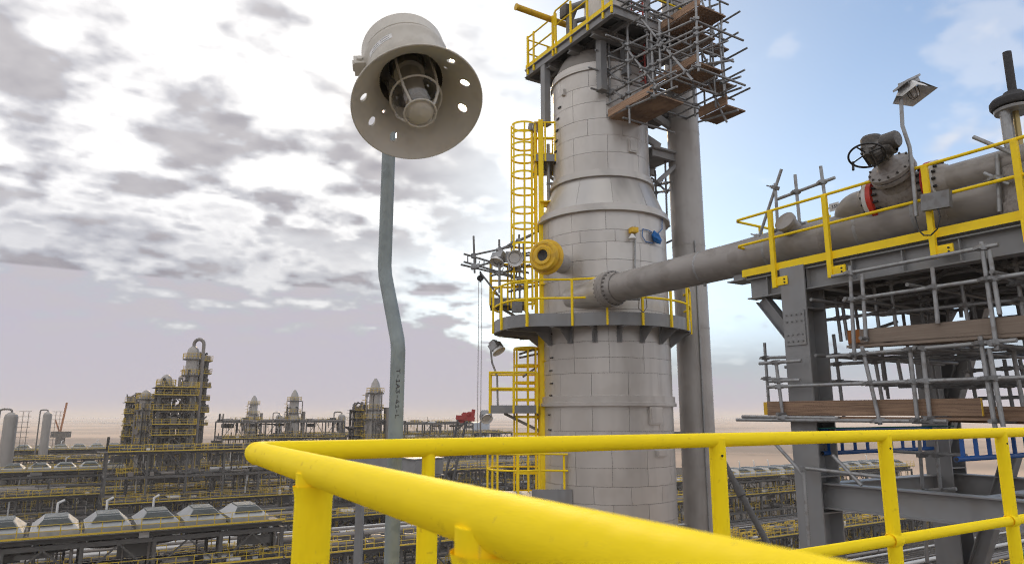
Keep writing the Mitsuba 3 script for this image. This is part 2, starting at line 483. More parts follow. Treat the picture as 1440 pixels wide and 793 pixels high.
# ------------------------------------------------------------------ stanchion lamp
pl = np.array([-0.334, 2.045, 0])
pu = np.array([-0.397, 2.125, 0])
zb = (ray(557, 484) * 2.06)[2]
zt = (ray(540, 376) * 2.10)[2]
ztop = 1.08
t = thing('lamp_pole', 'bent galvanised conduit pole with handwritten black marks, clamped outside the yellow guardrail', 'pole')
m = MB()
m.path([pl + Z3 * -1.5, pl + Z3 * (zb - .02), pl + Z3 * (zb + .012) + (pu - pl) * .06, pu + Z3 * (zt - .012) - (pu - pl) * .06, pu + Z3 * (zt + .02), pu + Z3 * ztop], .0212, 24)
obj('pole', m, 'pole_grey', t)
for z, q in ((RZ, pl), (MZ, pl)):
    m = MB()
    rail = C0 + U * float((q - C0) @ U) + Z3 * z
    m.bar(q + Z3 * z, rail + V * .02, .03, .006, Z3)
    m.lathe([(.0214, -.015), (.0245, -.014), (.0245, .014), (.0214, .015)], q + Z3 * z, Z3, 20)
    obj('clamp', m, 'galv', t)
# handwriting: short dark strokes running down the camera side of the tube
txt = meshkit.text_mesh('T-1A3-41-L', 0.0105, depth=0.0006, bold=True)
tv = np.asarray(txt.vertices)
z0 = (ray(557, 519) * 2.05)[2]
z1 = (ray(557, 588) * 2.05)[2]
tv[:, 0] *= (z0 - z1) / tv[:, 0].max()
face = unit(-pl + np.array([.11, 0, 0]))
ang = math.atan2(face[1], face[0])
a2 = ang + (tv[:, 1] - .004) / .0213
rr = .0213 + tv[:, 2]
wv = np.stack([pl[0] + rr * np.cos(a2), pl[1] + rr * np.sin(a2), z0 - tv[:, 0]], 1)
m = MB()
m.add(wv, np.asarray(txt.faces))
obj('marker_writing', m, 'print', t)

Rr, Uc, Fc = np.array([1., 0, 0]), np.array([0, -SP, CP]), np.array([0, CP, SP])
Lc = at(588, 149, 1.78)                                    # centre of the reflector's mouth
La = unit(.064 * Rr - .190 * Uc - .170 * Fc)               # the way it faces
t = thing('stanchion_lamp', 'taupe hazardous area lamp with wide flared reflector and caged glass, high on the bent pole', 'lamp')
CSX = manifold3d.CrossSection
inner = [(.084, -.122), (.088, -.108), (.099, -.084), (.115, -.060), (.134, -.037), (.151, -.017), (.162, -.005), (.1665, .000)]
outer = [(.1690, -.001), (.1690, -.0045), (.1645, -.010), (.154, -.022), (.137, -.042), (.118, -.065), (.103, -.088), (.093, -.110), (.089, -.122)]
bell = CSX([np.array(inner + outer)[::-1]], manifold3d.FillRule.NonZero).revolve(96)          # z is the section's y
cut = []
for adeg in (42, 9, -24, 171, 204, 237):
    a = math.radians(adeg)
    h = manifold3d.Manifold.cylinder(.09, .0100, .0100, 24).translate([.133 * math.cos(a), .133 * math.sin(a), -.09])
    cut.append(h)
for adeg in (28, 214):
    a = math.radians(adeg)
    cut.append(manifold3d.Manifold.cylinder(.07, .0042, .0042, 16).translate([.102 * math.cos(a), .102 * math.sin(a), -.112]))
for h in cut:
    bell = bell - h
bm = bell.to_mesh()
lsd = unit(Rr - La * (Rr @ La))
lup = np.cross(La, lsd)


def L(v):
    v = np.atleast_2d(v)
    return Lc + v[:, :1] * lsd + v[:, 1:2] * lup + v[:, 2:3] * La


bv = bm.vert_properties[:, :3]
m = MB().mesh(trimesh.Trimesh(L(bv), bm.tri_verts, process=False), smooth=30)
obj('reflector', m, 'lamp_paint', t)
m = MB()
m.lathe([(.0, -.282), (.060, -.282), (.106, -.276), (.1155, -.266), (.1155, -.215), (.1110, -.212), (.1110, -.206), (.1185, -.204), (.1185, -.190), (.112, -.178), (.1110, -.134), (.104, -.121), (.089, -.1165), (.0845, -.1165)], Lc, La, 64)
obj('housing', m, 'lamp_paint', t)
m = MB()
m.lathe([(.0842, -.117), (.0835, -.160), (.079, -.186), (.060, -.188), (.050, -.188)], Lc, La, 48)
obj('socket', m, 'gear_dark', t)
m = MB()
m.lathe([(.067, -.186), (.0665, -.080), (.061, -.025), (.055, -.006), (.049, .0), (.044, .012), (.036, .022), (.0, .026)], Lc, La, 40)
obj('glass_jar', m, 'glass', t)
m = MB()
m.tube(Lc - La * .186, Lc - La * .01, .030, 20)
m.tube(Lc - La * .186, Lc - La * .15, .042, 20)
obj('bulb', m, 'bulb_dusty', t)
for k in range(4):
    a = math.radians(90 * k + 28)
    e = lsd * math.cos(a) + lup * math.sin(a)
    m = MB()
    m.path([Lc - La * .184 + e * .071, Lc - La * .060 + e * .0685, Lc - La * .008 + e * .063, Lc + La * .018 + e * .050, Lc + La * .034 + e * .040], .0036, 8)
    obj('cage_bar', m, 'lamp_paint', t)
m = MB()
for r_, z_ in ((.0405, .034), (.0665, -.034)):
    m.path([Lc + La * z_ + (lsd * math.cos(a) + lup * math.sin(a)) * r_ for a in np.arange(28) * 2 * math.pi / 28], .0028, 8, closed=True)
obj('cage_ring', m, 'lamp_paint', t)
m = MB()
m.lathe([(.0, .041), (.022, .039), (.031, .035), (.0355, .030), (.032, .030), (.0, .034)], Lc, La, 28)
obj('cage_cap', m, 'lamp_paint', t)
# hinge lug on the left of the housing, plate with faint print, clamp to the pole
m = MB()
e = unit(-lsd + lup * .12)
f = np.cross(La, e)
m.obox(Lc - La * .20 + e * .124, e * .034, f * .040, La * .036)
m.obox(Lc - La * .201 + e * .139, e * .012, f * .022, La * .020)
m.tube(Lc - La * .20 + e * .126 - f * .026, Lc - La * .20 + e * .126 + f * .026, .0085, 12)
obj('hinge_lug', m, 'lamp_paint', t)


def curved_plate(a0, a1, za, zb_, r0, r1, n=8):
    tt = np.radians(np.linspace(a0, a1, n + 1))
    mm = MB()
    rows = lambda r, z: Lc + La * z + (np.cos(tt)[:, None] * lsd + np.sin(tt)[:, None] * lup) * r
    A, B = rows(r1, za), rows(r1, zb_)
    A0, B0 = rows(r0, za), rows(r0, zb_)
    mm.quadgrid(np.stack([A, B]))
    mm.quadgrid(np.stack([A0, A]))
    mm.quadgrid(np.stack([B, B0]))
    mm.quadgrid(np.stack([np.stack([A0[0], B0[0]]), np.stack([A[0], B[0]])]))
    mm.quadgrid(np.stack([np.stack([A0[-1], B0[-1]]), np.stack([A[-1], B[-1]])]))
    return mm


fa = math.degrees(math.atan2(float(-Fc @ lup), float(-Fc @ lsd)))       # the side of the housing that faces the camera
q = obj('nameplate', curved_plate(fa + 4, fa + 46, -.206, -.158, .109, .1125), 'white_plate', t)
m = MB()
for k in range(5):
    z_ = -.201 + k * .009
    for s_ in ((fa + 8, fa + 22), (fa + 25, fa + 40 - 4 * (k % 2))):
        c_ = curved_plate(s_[0], s_[1], z_, z_ + .0022, .1124, .11275, 3)
        a_ = c_.arrays()
        m.add(*a_)
obj('print_lines', m, 'galv_dull', q)
m = MB()
back = Lc - La * .20
j = np.array([pu[0], pu[1], ztop])
m.path([pu + Z3 * (ztop - .05), j, j * .5 + (back) * .5 + Z3 * .03, back], .024, 16)
m.lathe([(.0214, -.03), (.029, -.028), (.029, .028), (.0214, .03)], pu + Z3 * (ztop - .05), Z3, 20)
obj('mounting_arm', m, 'lamp_paint', t)

# ------------------------------------------------------------------ the column in the middle
TA = np.array([2.73, 20.36, 0.0])                          # its axis on plan
R1, R2 = 1.86, 1.46
ZTOP = 10.25
col = thing('column_tower', 'tall grey metal clad process column with a cone shaped step below its narrower top', 'tower')
m = MB()
m.lathe([(R1 - .03, GZ), (R1 - .03, 5.64), (R1 - .02, 5.82), (R2 - .0, 6.74), (R2 - .03, 6.78), (R2 - .03, ZTOP), (R2 * .8, ZTOP + .55), (0.4, ZTOP + .8), (0, ZTOP + .8)], TA, Z3, 64)
obj('shell', m, 'joint', col)


def panel(a0, a1, z0, z1, r0, r1=None, n=7, gap=.0045, depth=.03):
    """A bent sheet on the column between two angles and two heights."""
    r1 = r0 if r1 is None else r1
    g = gap / r0
    tt = np.linspace(a0 + g, a1 - g, n + 1)
    ring = np.stack([np.cos(tt), np.sin(tt), 0 * tt], 1)
    lo, hi = TA + ring * r0 + Z3 * (z0 + gap), TA + ring * r1 + Z3 * (z1 - gap)
    lo_, hi_ = TA + ring * (r0 - depth) + Z3 * (z0 + gap), TA + ring * (r1 - depth) + Z3 * (z1 - gap)
    mm = MB()
    mm.quadgrid(np.stack([lo, hi]))
    mm.quadgrid(np.stack([lo_, lo]))
    mm.quadgrid(np.stack([hi, hi_]))
    mm.quadgrid(np.stack([np.stack([lo_[0], hi_[0]]), np.stack([lo[0], hi[0]])]))
    mm.quadgrid(np.stack([np.stack([lo[-1], hi[-1]]), np.stack([lo_[-1], hi_[-1]])]))
    return mm


rg = np.random.default_rng(12)
front = math.atan2(-TA[1], -TA[0])
# rows: (z0, z1, radius at bottom, radius at top, panels round, offset)
rows = []
zz = -3.6
for k, h in enumerate([.46, .44, .47, .44, .46, .48, .45, .66]):
    rows.append((zz, zz + h, R1, R1, 12, (k in (3, 7)) * .5 + .1))
    zz += h
zr0 = zz                                                   # lower ring
zz += .24
for k, h in enumerate([.62, .40, .44, .44]):
    rows.append((zz, zz + h, R1, R1, 12, .1 + .5 * (k == 0)))
    zz += h
for k, h in enumerate([.42, .46, .44, .46, .50, .34, .56]):
    rows.append((zz, zz + h, R1, R1, 12, (.1, .1, .6, .1, .1, .35, .1)[k]))
    zz += h
zr1 = zz
rows.append((zr1 + .17, zr1 + 1.10, R1 + .01, R2 + .05, 11, .3))
zr2 = zr1 + 1.10
zz = zr2 + .19
for k, h in enumerate([.56, .52, .50, .52, .50, .52, .50, .34]):
    if zz + h > ZTOP:
        break
    rows.append((zz, zz + h, R2, R2, 9, (.2, .2, .65, .2, .2, .7, .2, .2)[k]))
    zz += h
ztopband = zz
mats = ['cladding', 'cladding_1', 'cladding_2']
lower = MB()
a = np.arange(65) * 2 * math.pi / 64
# the part of the shaft hidden from every railing below: plain rings
for z in np.arange(-32.1, -3.7, .95):
    ring = np.stack([np.cos(a), np.sin(a), 0 * a], 1)
    lower.quadgrid(np.stack([TA + ring * R1 + Z3 * (z + .012), TA + ring * R1 + Z3 * (min(z + .95, -3.6) - .012)]))
obj('cladding_sheeting', lower, 'cladding', col, kind='stuff')
for z0, z1, r0, r1, n, off in rows:
    for k in range(n):
        a0 = front + (k + off) * 2 * math.pi / n
        a1 = a0 + 2 * math.pi / n
        facing = math.cos((a0 + a1) / 2 - front)
        mt = 'cladding_cone' if r0 != r1 else mats[int(rg.integers(3))]
        if facing < -.35 and r0 == r1:
            continue
        obj('cladding_panel', panel(a0, a1, z0, z1, r0 + float(rg.normal(0, .003)), r1), mt, col)
back = MB()                                                # the far side of the shaft
for z0, z1, r0, r1, n, off in rows:
    if r0 == r1:
        tt = front + math.pi + np.linspace(-1.62, 1.62, 33)
        ring = np.stack([np.cos(tt), np.sin(tt), 0 * tt], 1)
        back.quadgrid(np.stack([TA + ring * (r0 - .006) + Z3 * (z0 + .011), TA + ring * (r0 - .006) + Z3 * (z1 - .011)]))
obj('back_sheeting', back, 'cladding', col, kind='stuff')
# stiffening rings
for z0, r, hh, pr in ((zr0, R1, .26, .10), (zr1 - .02, R1, .20, .13), (zr2, R2 + .02, .20, .11), (ztopband, R2, .10, .05)):
    m = MB()
    m.lathe([(r - .03, z0 - .005), (r + pr, z0 - .005), (r + pr, z0 + hh * .32), (r + pr * .62, z0 + hh * .36), (r + pr * .62, z0 + hh), (r - .03, z0 + hh + .01)], TA, Z3, 72)
    obj('stiffener_ring', m, 'cladding_2', col)
m = MB()                                                   # flashing above the top band
m.lathe([(R2 + .012, ztopband + .10), (R2 + .012, ZTOP - .02), (R2 - .05, ZTOP)], TA, Z3, 72)
obj('top_band', m, 'cladding_1', col)
# small dark inspection plugs up the left side, square hatches
def on_col(px, py, r):
    """Where the ray through a pixel meets the column's cylinder of radius r."""
    d = ray(px, py)
    A = d[0] ** 2 + d[1] ** 2
    B = -2 * (d[0] * TA[0] + d[1] * TA[1])
    C_ = TA[0] ** 2 + TA[1] ** 2 - r * r
    tt = (-B - math.sqrt(max(B * B - 4 * A * C_, 0))) / (2 * A)
    p = d * tt
    nrm = unit(np.array([p[0] - TA[0], p[1] - TA[1], 0]))
    return p, nrm, np.array([-nrm[1], nrm[0], 0])


for px, py in [(787, 152), (785, 168), (784, 184), (783, 199), (782, 214), (781, 230)]:
    p, nn, tn = on_col(px, py, R2)
    m = MB()
    m.obox(p + nn * .01, tn * .13, nn * .05, Z3 * .05 + tn * .02)
    obj('vent_plug', m, 'black', col)
for px, py in [(776, 452), (775, 470), (776, 503), (775, 521), (776, 539), (775, 556), (773, 583), (774, 604), (772, 566)]:
    p, nn, tn = on_col(px, py, R1)
    m = MB()
    m.obox(p + nn * .01, tn * .12, nn * .05, Z3 * .035)
    obj('vent_plug', m, 'black', col)
for px, py, w_, h_, r in [(889, 206, .30, .40, R2), (793, 131, .13, .20, R2), (921, 584, .46, .46, R1), (929, 637, .40, .16, R1)]:
    p, nn, tn = on_col(px, py, r)
    m = MB()
    m.obox(p + nn * .02, tn * w_, nn * .09, Z3 * h_)
    m.obox(p + nn * .07, tn * w_ * .8, nn * .02, Z3 * h_ * .8)
    obj('inspection_hatch', m, 'cladding_2', col)
m = MB()
for px, py in [(868, 100), (852, 88), (815, 98)]:
    pass
m = MB()
m.tube(TA + Z3 * (ZTOP + .6), TA + Z3 * 15.2, .42, 24)
m.path([TA + Z3 * 15.2, TA + Z3 * 15.9, TA + V * -.3 + Z3 * 16.3, TA + V * -1.0 + Z3 * 16.4], .42, 20)
obj('overhead_nozzle', m, 'pipe_clad', col)

# nozzle cover: yellow domed flange protector on the left of the shaft
p, nn, tn = on_col(775, 359, R1)
ax = unit(at(763, 360, 17.6) - at(785, 354, 18.45))
ax = unit(np.array([ax[0], ax[1], 0.0]))
o = at(764, 359.5, 18.45)
t = thing('flange_cover', 'round ochre yellow cover with dark centre hole on the side nozzle of the column', 'cover')
m = MB()
m.lathe([(.155, -.02), (.155, .07), (.20, .085), (.245, .082), (.262, .045), (.30, .035), (.318, .052), (.375, .050), (.405, .02), (.415, -.02), (.415, -.10), (.39, -.115), (.39, -.135), (.465, -.150), (.478, -.165), (.478, -.25), (.45, -.275), (.28, -.28)], o, ax, 56)
obj('cover', m, 'ochre', t)
m = MB()
m.lathe([(.156, .02), (.06, .0), (0, -.01)], o, ax, 32)
obj('hole', m, 'black', t)
m = MB()
m.tube(o - ax * .275, o - ax * 1.6, .27, 24)
obj('nozzle', m, 'pipe_clad', col)

# ------------------------------------------------------------------ round platform on the column
PZ = 2.52
fasc = .21


def rim(ang):
    return TA + PR(ang) * np.array([math.cos(ang), math.sin(ang), 0])


def PR(ang):
    """Platform outline: wider on the ladder side."""
    da = (ang - math.atan2(-.30, -.95) + math.pi) % (2 * math.pi) - math.pi
    return 2.44 + .84 * math.exp(-(da / .62) ** 4)


plat = thing('column_platform', 'grey steel platform ring with yellow handrail round the middle of the column', 'platform')
A0, A1 = math.radians(150), math.radians(376)
na = 60
aa = np.linspace(A0, A1, na + 1)
outer = np.array([rim(x) for x in aa])
inn = np.array([TA + (R1 + .10) * np.array([math.cos(x), math.sin(x), 0]) for x in aa])
m = MB()
m.quadgrid(np.stack([inn + Z3 * PZ, outer + Z3 * PZ]))
m.quadgrid(np.stack([inn + Z3 * (PZ - .05), outer + Z3 * (PZ - .05)]))
obj('deck', m, 'steel_paint', plat)
m = MB()
oi = np.array([TA + (PR(x) - .02) * np.array([math.cos(x), math.sin(x), 0]) for x in aa])
m.quadgrid(np.stack([outer + Z3 * (PZ - fasc), outer + Z3 * (PZ + .03)]))
m.quadgrid(np.stack([outer + Z3 * (PZ + .03), oi + Z3 * (PZ + .03)]))
m.quadgrid(np.stack([oi + Z3 * (PZ + .03), oi + Z3 * (PZ - fasc)]))
m.quadgrid(np.stack([oi + Z3 * (PZ - fasc), outer + Z3 * (PZ - fasc)]))
fl = np.array([TA + (PR(x) - .12) * np.array([math.cos(x), math.sin(x), 0]) for x in aa])
m.quadgrid(np.stack([outer + Z3 * (PZ - fasc + .012), fl + Z3 * (PZ - fasc + .012)]))
for k in (0, na):
    m.bar(inn[k] + Z3 * (PZ - .12), outer[k] + Z3 * (PZ - .12), .03, fasc)
obj('edge_channel', m, 'steel_paint', plat)
for x in np.radians([160, 184, 208, 232, 254, 274, 294, 316, 340, 364]):
    e = np.array([math.cos(x), math.sin(x), 0])
    m = MB()
    m.ibeam(TA + e * (R1 + .02) + Z3 * (PZ - .15), TA + e * (PR(x) - .03) + Z3 * (PZ - .15), .10, .18)
    m.prism([(0, 0), (.45, 0), (.45, -.05), (.06, -.36), (0, -.36)], -.012, .012, x=e, y=Z3, o=TA + e * (R1 + .02) + Z3 * (PZ - .22))
    m.obox(TA + e * (R1 + .03) + Z3 * (PZ - .34), np.array([-e[1], e[0], 0]) * .14, e * .03, Z3 * .52)
    obj('bracket', m, 'steel_paint', plat)


def round_rail(mb, z, x0, x1, r=.024, rad=None, n=30):
    xx = np.linspace(x0, x1, n)
    mb.path([(rim(x) if rad is None else TA + rad * np.array([math.cos(x), math.sin(x), 0])) + Z3 * z for x in xx], r, 8)


gx0, gx1 = math.radians(172), math.radians(372)
for nm, z in (('top_rail', PZ + 1.03), ('mid_rail', PZ + .53)):
    m = MB()
    round_rail(m, z, gx0, gx1, .031, n=48)
    obj(nm, m, 'yellow', plat)
m = MB()
xx = np.linspace(gx0, gx1, 49)
m.quadgrid(np.stack([np.array([rim(x) + Z3 * (PZ + .03) for x in xx]), np.array([rim(x) + Z3 * (PZ + .13) for x in xx])]))
obj('toe_plate', m, 'steel_paint', plat)
for x in np.radians([172, 188, 204, 222, 243, 264, 286, 308, 330, 352, 372]):
    m = MB()
    p = rim(x) + np.array([math.cos(x), math.sin(x), 0]) * .03
    m.bar(p + Z3 * (PZ - fasc), p + Z3 * (PZ + 1.03), .055, .055, np.array([math.cos(x), math.sin(x), 0]))
    obj('rail_post', m, 'yellow', plat)

# ------------------------------------------------------------------ large vertical riser pipe on the right
RP = np.array([5.47, 21.0, 0.0])
t = thing('riser_pipe', 'thick vertical grey overhead pipe running beside the column on its right', 'pipe')
zs = [GZ + 9, -9, -5.2, -1.4, 2.6, 5.15, 8.8, 12.2, 16.5]
for k in range(len(zs) - 1):
    m = MB()
    m.lathe([(.492, zs[k]), (.497, zs[k] + .02), (.497, zs[k + 1] - .05), (.505, zs[k + 1] - .04), (.505, zs[k + 1])], RP, Z3, 48)
    obj('jacket', m, 'pipe_clad', t)
e = unit(np.array([-.12, -.99, 0]))
m = MB()
m.tube(RP + e * .53 + np.array([.12, 0, -14]), RP + e * .53 + np.array([.12, 0, 5.2]), .022, 8)
obj('tracing_tube', m, 'galv', t)
for z in (-.62, -3.2, -7):
    m = MB()
    m.bar(TA + unit(RP - TA) * (R1 + .02) + Z3 * z, RP - unit(RP - TA) * .45 + Z3 * z, .22, .34)
    obj('guide_bracket', m, 'steel_paint', t)

# ------------------------------------------------------------------ inclined-looking main pipe from the column to the valve deck
pa = np.array([2.70, 17.42, 0.0])
pdv = unit(np.array([4.19, -6.74, 0]))
PZc = 3.20
t = thing('transfer_pipe', 'large warm grey pipe running from the column across the valve deck', 'pipe')


def tp(s, dz=0):
    return pa + pdv * s + Z3 * (PZc + dz)


m = MB()
m.lathe([(.33, 0), (.35, .9), (.40, 1.3), (.405, 1.53)], tp(-1.95), pdv, 40)
obj('nozzle', m, 'cladding_1', col)
m = MB()
for s0, s1 in ((-.42, -.30), (-.27, -.15)):
    m.tube(tp(s0), tp(s1), .465, 40)
m.tube(tp(-.30), tp(-.27), .46, 40)
obj('flange', m, 'pipe_grey', t)
for k in range(24):
    a_ = k * 2 * math.pi / 24
    sd_, u_, _ = basis(pdv)
    e_ = sd_ * math.cos(a_) + u_ * math.sin(a_)
    m = MB()
    m.tube(tp(-.48) + e_ * .425, tp(-.09) + e_ * .425, .018, 6)
    obj('stud_bolt', m, 'gear_dark', t)
m = MB()
m.lathe([(.43, -.15), (.375, .05)], tp(0), pdv, 40)
obj('weld_neck', m, 'pipe_grey', t)
m = MB()
ss = [.05, 1.9, 3.85, 5.9, 8.1, 11.5]
for k in range(len(ss) - 1):
    m.tube(tp(ss[k]), tp(ss[k + 1] - .006), .362, 44, caps=False)
    if k:
        m.lathe([(.362, -.012), (.3665, -.008), (.3665, .004), (.362, .008)], tp(ss[k]), pdv, 44)
obj('pipe_run', m, 'pipe_grey', t)
for s in (2.9, 4.7, 6.6, 7.6, 9.0):
    m = MB()
    m.lathe([(.362, -.03), (.366, -.028), (.366, .028), (.362, .03)], tp(s), pdv, 40)
    m.bar(tp(s) - Z3 * .36 - U * .03, tp(s) - Z3 * .43 - U * .03, .05, .05)
    obj('strap_band', m, 'galv', t)

# ------------------------------------------------------------------ valve deck on its steel frame, right
EP = at(1045, 388, 13.7)                                   # outer left end of the deck edge
DK = EP[2]                                                 # deck level
E0 = np.array([EP[0], EP[1], 0.0])
N = -V                                                     # the edge runs towards the camera and out to the right


def E(s, u=0.0, z=0.0):
    return E0 + N * s + U * u + Z3 * z


def edge_s(px, z, u=0.0):
    """How far along the deck edge (offset u) a point of height z shows at column px."""
    a = (px - CX) / FPX
    b0 = E(0, u, z)
    zc0, dz = b0[1] * CP + b0[2] * SP, N[1] * CP
    return (a * zc0 - b0[0]) / (N[0] - a * dz)


fr = thing('valve_deck', 'dark grey steel frame carrying the valve deck and main pipe above the scaffolding', 'steel structure')
LEN = 9.5
DU = 4.6
m = MB()
m.box(E(LEN / 2, DU / 2 + .1, DK - .025), DU, LEN, .04)
obj('deck', m, 'grating', fr)
m = MB()
m.ibeam(E(.05, .16, DK - .27), E(LEN, .16, DK - .27), .26, .40, .022, .016)
for s in np.arange(.5, LEN, .86):
    m.box(E(s, .115, DK - .27), .12, .018, .352)
obj('edge_beam', m, 'steel_paint', fr)
for u in (DU / 2, DU - .1):
    m = MB()
    m.ibeam(E(.05, u, DK - .27), E(LEN, u, DK - .27), .26, .40, .022, .016)
    obj('beam', m, 'steel_paint', fr)
for s in np.arange(.12, LEN, 1.17):
    m = MB()
    m.ibeam(E(s, .30, DK - .24), E(s, DU - .2, DK - .24), .18, .30)
    obj('joist', m, 'steel_paint', fr)
for s0, s1 in ((.3, 3.6), (3.6, 6.9)):
    for a_, b_ in (((s0, .4), (s1, DU - .4)), ((s1, .4), (s0, DU - .4))):
        m = MB()
        m.bar(E(*a_, DK - .46), E(*b_, DK - .46), .12, .012)
        obj('wind_brace', m, 'steel_dark', fr)
SA = edge_s(1131, .3, .05)
UB = 4.25


def hcol(mb, p, z0, z1, w, dp):
    """An H section with flange faces towards -U and +U."""
    tf, tw = .035, .022
    for q in (-1, 1):
        mb.obox(p + U * q * (dp - tf) / 2 + Z3 * (z0 + z1) / 2, U * tf, V * w, Z3 * (z1 - z0))
    mb.obox(p + Z3 * (z0 + z1) / 2, U * (dp - 2 * tf), V * tw, Z3 * (z1 - z0))


CAa, CAb = E(SA, .24), E(SA + .15, UB)
for p, zt_ in ((CAa, DK - .02), (CAb, DK - .48), (CAa + N * 6.2, DK - .48), (CAb + N * 6.2, DK - .48)):
    m = MB()
    hcol(m, p, GZ, zt_, .50, .56)
    q = obj('column', m, 'steel_paint', fr)
    for z in (-1.02, -1.62, 1.9):
        b = MB()
        for sg in (-1, 1):
            b.obox(p + V * sg * .135 + Z3 * z, U * .49, V * .22, Z3 * .02)
        obj('stiffener', b, 'steel_paint', q, kind='stuff')
for a_, b_ in (((.25, .22, DK - .48), (SA - .12, .22, 1.25)), ((SA + .6, UB, DK - .5), (SA - .1, UB, 1.1))):
    m = MB()
    m.ibeam(E(*a_), E(*b_), .20, .22)
    obj('knee_brace', m, 'steel_paint', fr)
for q_, zz_ in (((SA, -.055), 1.55), ((SA, -.055), -3.4)):
    pl_ = MB()
    pl_.obox(E(*q_, zz_), U * .022, V * .42, Z3 * .62)
    k_ = obj('splice_plate', pl_, 'steel_paint', fr)
    bb = MB()
    for dv in (-.15, -.05, .05, .15):
        for dz in (-.24, -.12, .12, .24):
            bb.tube(E(q_[0] - dv, q_[1] - .012, zz_ + dz), E(q_[0] - dv, q_[1] - .034, zz_ + dz), .017, 6)
    obj('bolts', bb, 'galv_dull', k_, kind='stuff')
# lower level of beams
LZ = -1.34
for a_, b_, h in ((E(SA + .1, .24), E(SA + 6.2, .24), .42), (E(SA + .1, UB), E(SA + 6.2, UB), .42), (E(SA, .4), E(SA, UB - .2), .36), (E(SA + 2.6, .3), E(SA + 2.6, UB), .36), (E(SA + 6.2, .3), E(SA + 6.2, UB), .36)):
    m = MB()
    m.ibeam(a_ + Z3 * LZ, b_ + Z3 * LZ, .26, h, .022, .016)
    obj('lower_beam', m, 'steel_paint', fr)
m = MB()
m.box(E(SA + 4.5, 2.4, LZ + .23), 3.4, 3.6, .03)
obj('lower_deck', m, 'steel_paint', fr)
# diagonal members in the plane of the far columns
bp = E(SA + .15, UB)
for (x0, y0), (x1, y1) in (((1342, 562), (1362, 492)), ((1374, 800), (1398, 722))):
    p0, p1 = onplane(x0, y0, bp, U), onplane(x1, y1, bp, U)
    dd = unit(p1 - p0)
    m = MB()
    m.ibeam(p0 - dd * 1.3, p1 + dd * 1.2, .24, .26)
    obj('diagonal_brace', m, 'steel_paint', fr)
p0, p1 = onplane(1018, 650, E(SA, -.8), U), onplane(1088, 780, E(SA, -.8), U)
t = thing('raking_shore', 'dark tube leaning down to the right beneath the transfer pipe', 'tube')
m = MB()
p0, p1 = at(1016, 646, 26.0), at(1088, 780, 24.0)
m.tube(p0, p1 + (p1 - p0) * 3.4, .11, 12)
obj('tube', m, 'steel_dark', t)
m = MB()
m.lathe([(.11, -.2), (.16, -.18), (.16, .18), (.11, .2)], p0 + (p1 - p0) * .35, p1 - p0, 12)
obj('collar', m, 'steel_dark', t)

# railing round the deck
RH = 1.13
rl = thing('deck_railing', 'bright yellow railing with toe plate along the edge of the valve deck', 'railing')
for nm, dz in (('top_rail', RH), ('mid_rail', RH * .53)):
    m = MB()
    m.path([E(1.15, 1.25, DK + dz), E(-.02, 1.25, DK + dz), E(-.1, 1.17, DK + dz), E(-.1, .06, DK + dz), E(-.02, -.03, DK + dz), E(LEN, -.03, DK + dz)], .026, 12)
    obj(nm, m, 'yellow', rl)
m = MB()
m.obox(E(LEN / 2, -.01, DK + .04), U * .012, N * LEN, Z3 * .14)
m.obox(E(-.01, .62, DK + .04), U * 1.26, N * .012, Z3 * .14)
obj('toe_plate', m, 'yellow', rl)
for px in (1086, 1163, 1306, 1434):
    s = edge_s(px, DK + .5, -.045)
    m = MB()
    m.obox(E(s, -.05, DK + RH / 2 - .19), U * .065, N * .085, Z3 * (RH + .34))
    q = obj('rail_post', m, 'yellow', rl)
    b = MB()
    b.obox(E(s + .15, -.035, DK - .25), U * .04, N * .24, Z3 * .16)
    b.obox(E(s + .2, -.06, DK - .27), U * .012, N * .16, Z3 * .12)
    k = obj('foot_bracket', b, 'yellow', q)
    b = MB()
    for dz in (-.03, .03):
        b.tube(E(s + .22, -.08, DK - .26 + dz), E(s + .22, -.05, DK - .26 + dz), .016, 8)
    obj('foot_bolt', b, 'black', q, kind='stuff')
m = MB()
m.obox(E(-.1, .75, DK + RH / 2), U * .06, N * .06, Z3 * RH)
obj('rail_post', m, 'yellow', rl)

# pipe shoes under the transfer pipe
for s in (3.9, 5.6, 7.4, 9.2):
    m = MB()
    c = tp(s)
    c[2] = DK
    m.obox(c + Z3 * .09, pdv * .30, np.cross(Z3, pdv) * .20, Z3 * .16)
    m.obox(c + Z3 * .012, pdv * .42, np.cross(Z3, pdv) * .46, Z3 * .024)
    obj('pipe_shoe', m, 'steel_paint', fr)
m = MB()                                                   # capped stub on the transfer pipe
c = onplane(1128, 322, tp(0), U)
o = tp(float((c - tp(0)) @ pdv)) + Z3 * .10
ax = unit(-U * .8 + Z3 * .45)
m.lathe([(.17, .20), (.17, .50), (.20, .51), (.20, .58), (.15, .60), (0, .62)], o, ax, 28)
obj('capped_stub', m, 'pipe_grey', 'transfer_pipe')

# branch line with the gate valve
bz = 3.62
bo = tp(0) - U * .16


def bl(px, y0):
    """A point on the branch line's axis at a pixel column."""
    a = (px - CX) / FPX
    b0 = np.array([bo[0], bo[1], bz])
    zc0 = b0[1] * CP + bz * SP
    s = (a * zc0 - b0[0]) / (pdv[0] - a * pdv[1] * CP)
    return s


def bp_(s, dz=0):
    return np.array([bo[0], bo[1], bz + dz]) + pdv * s


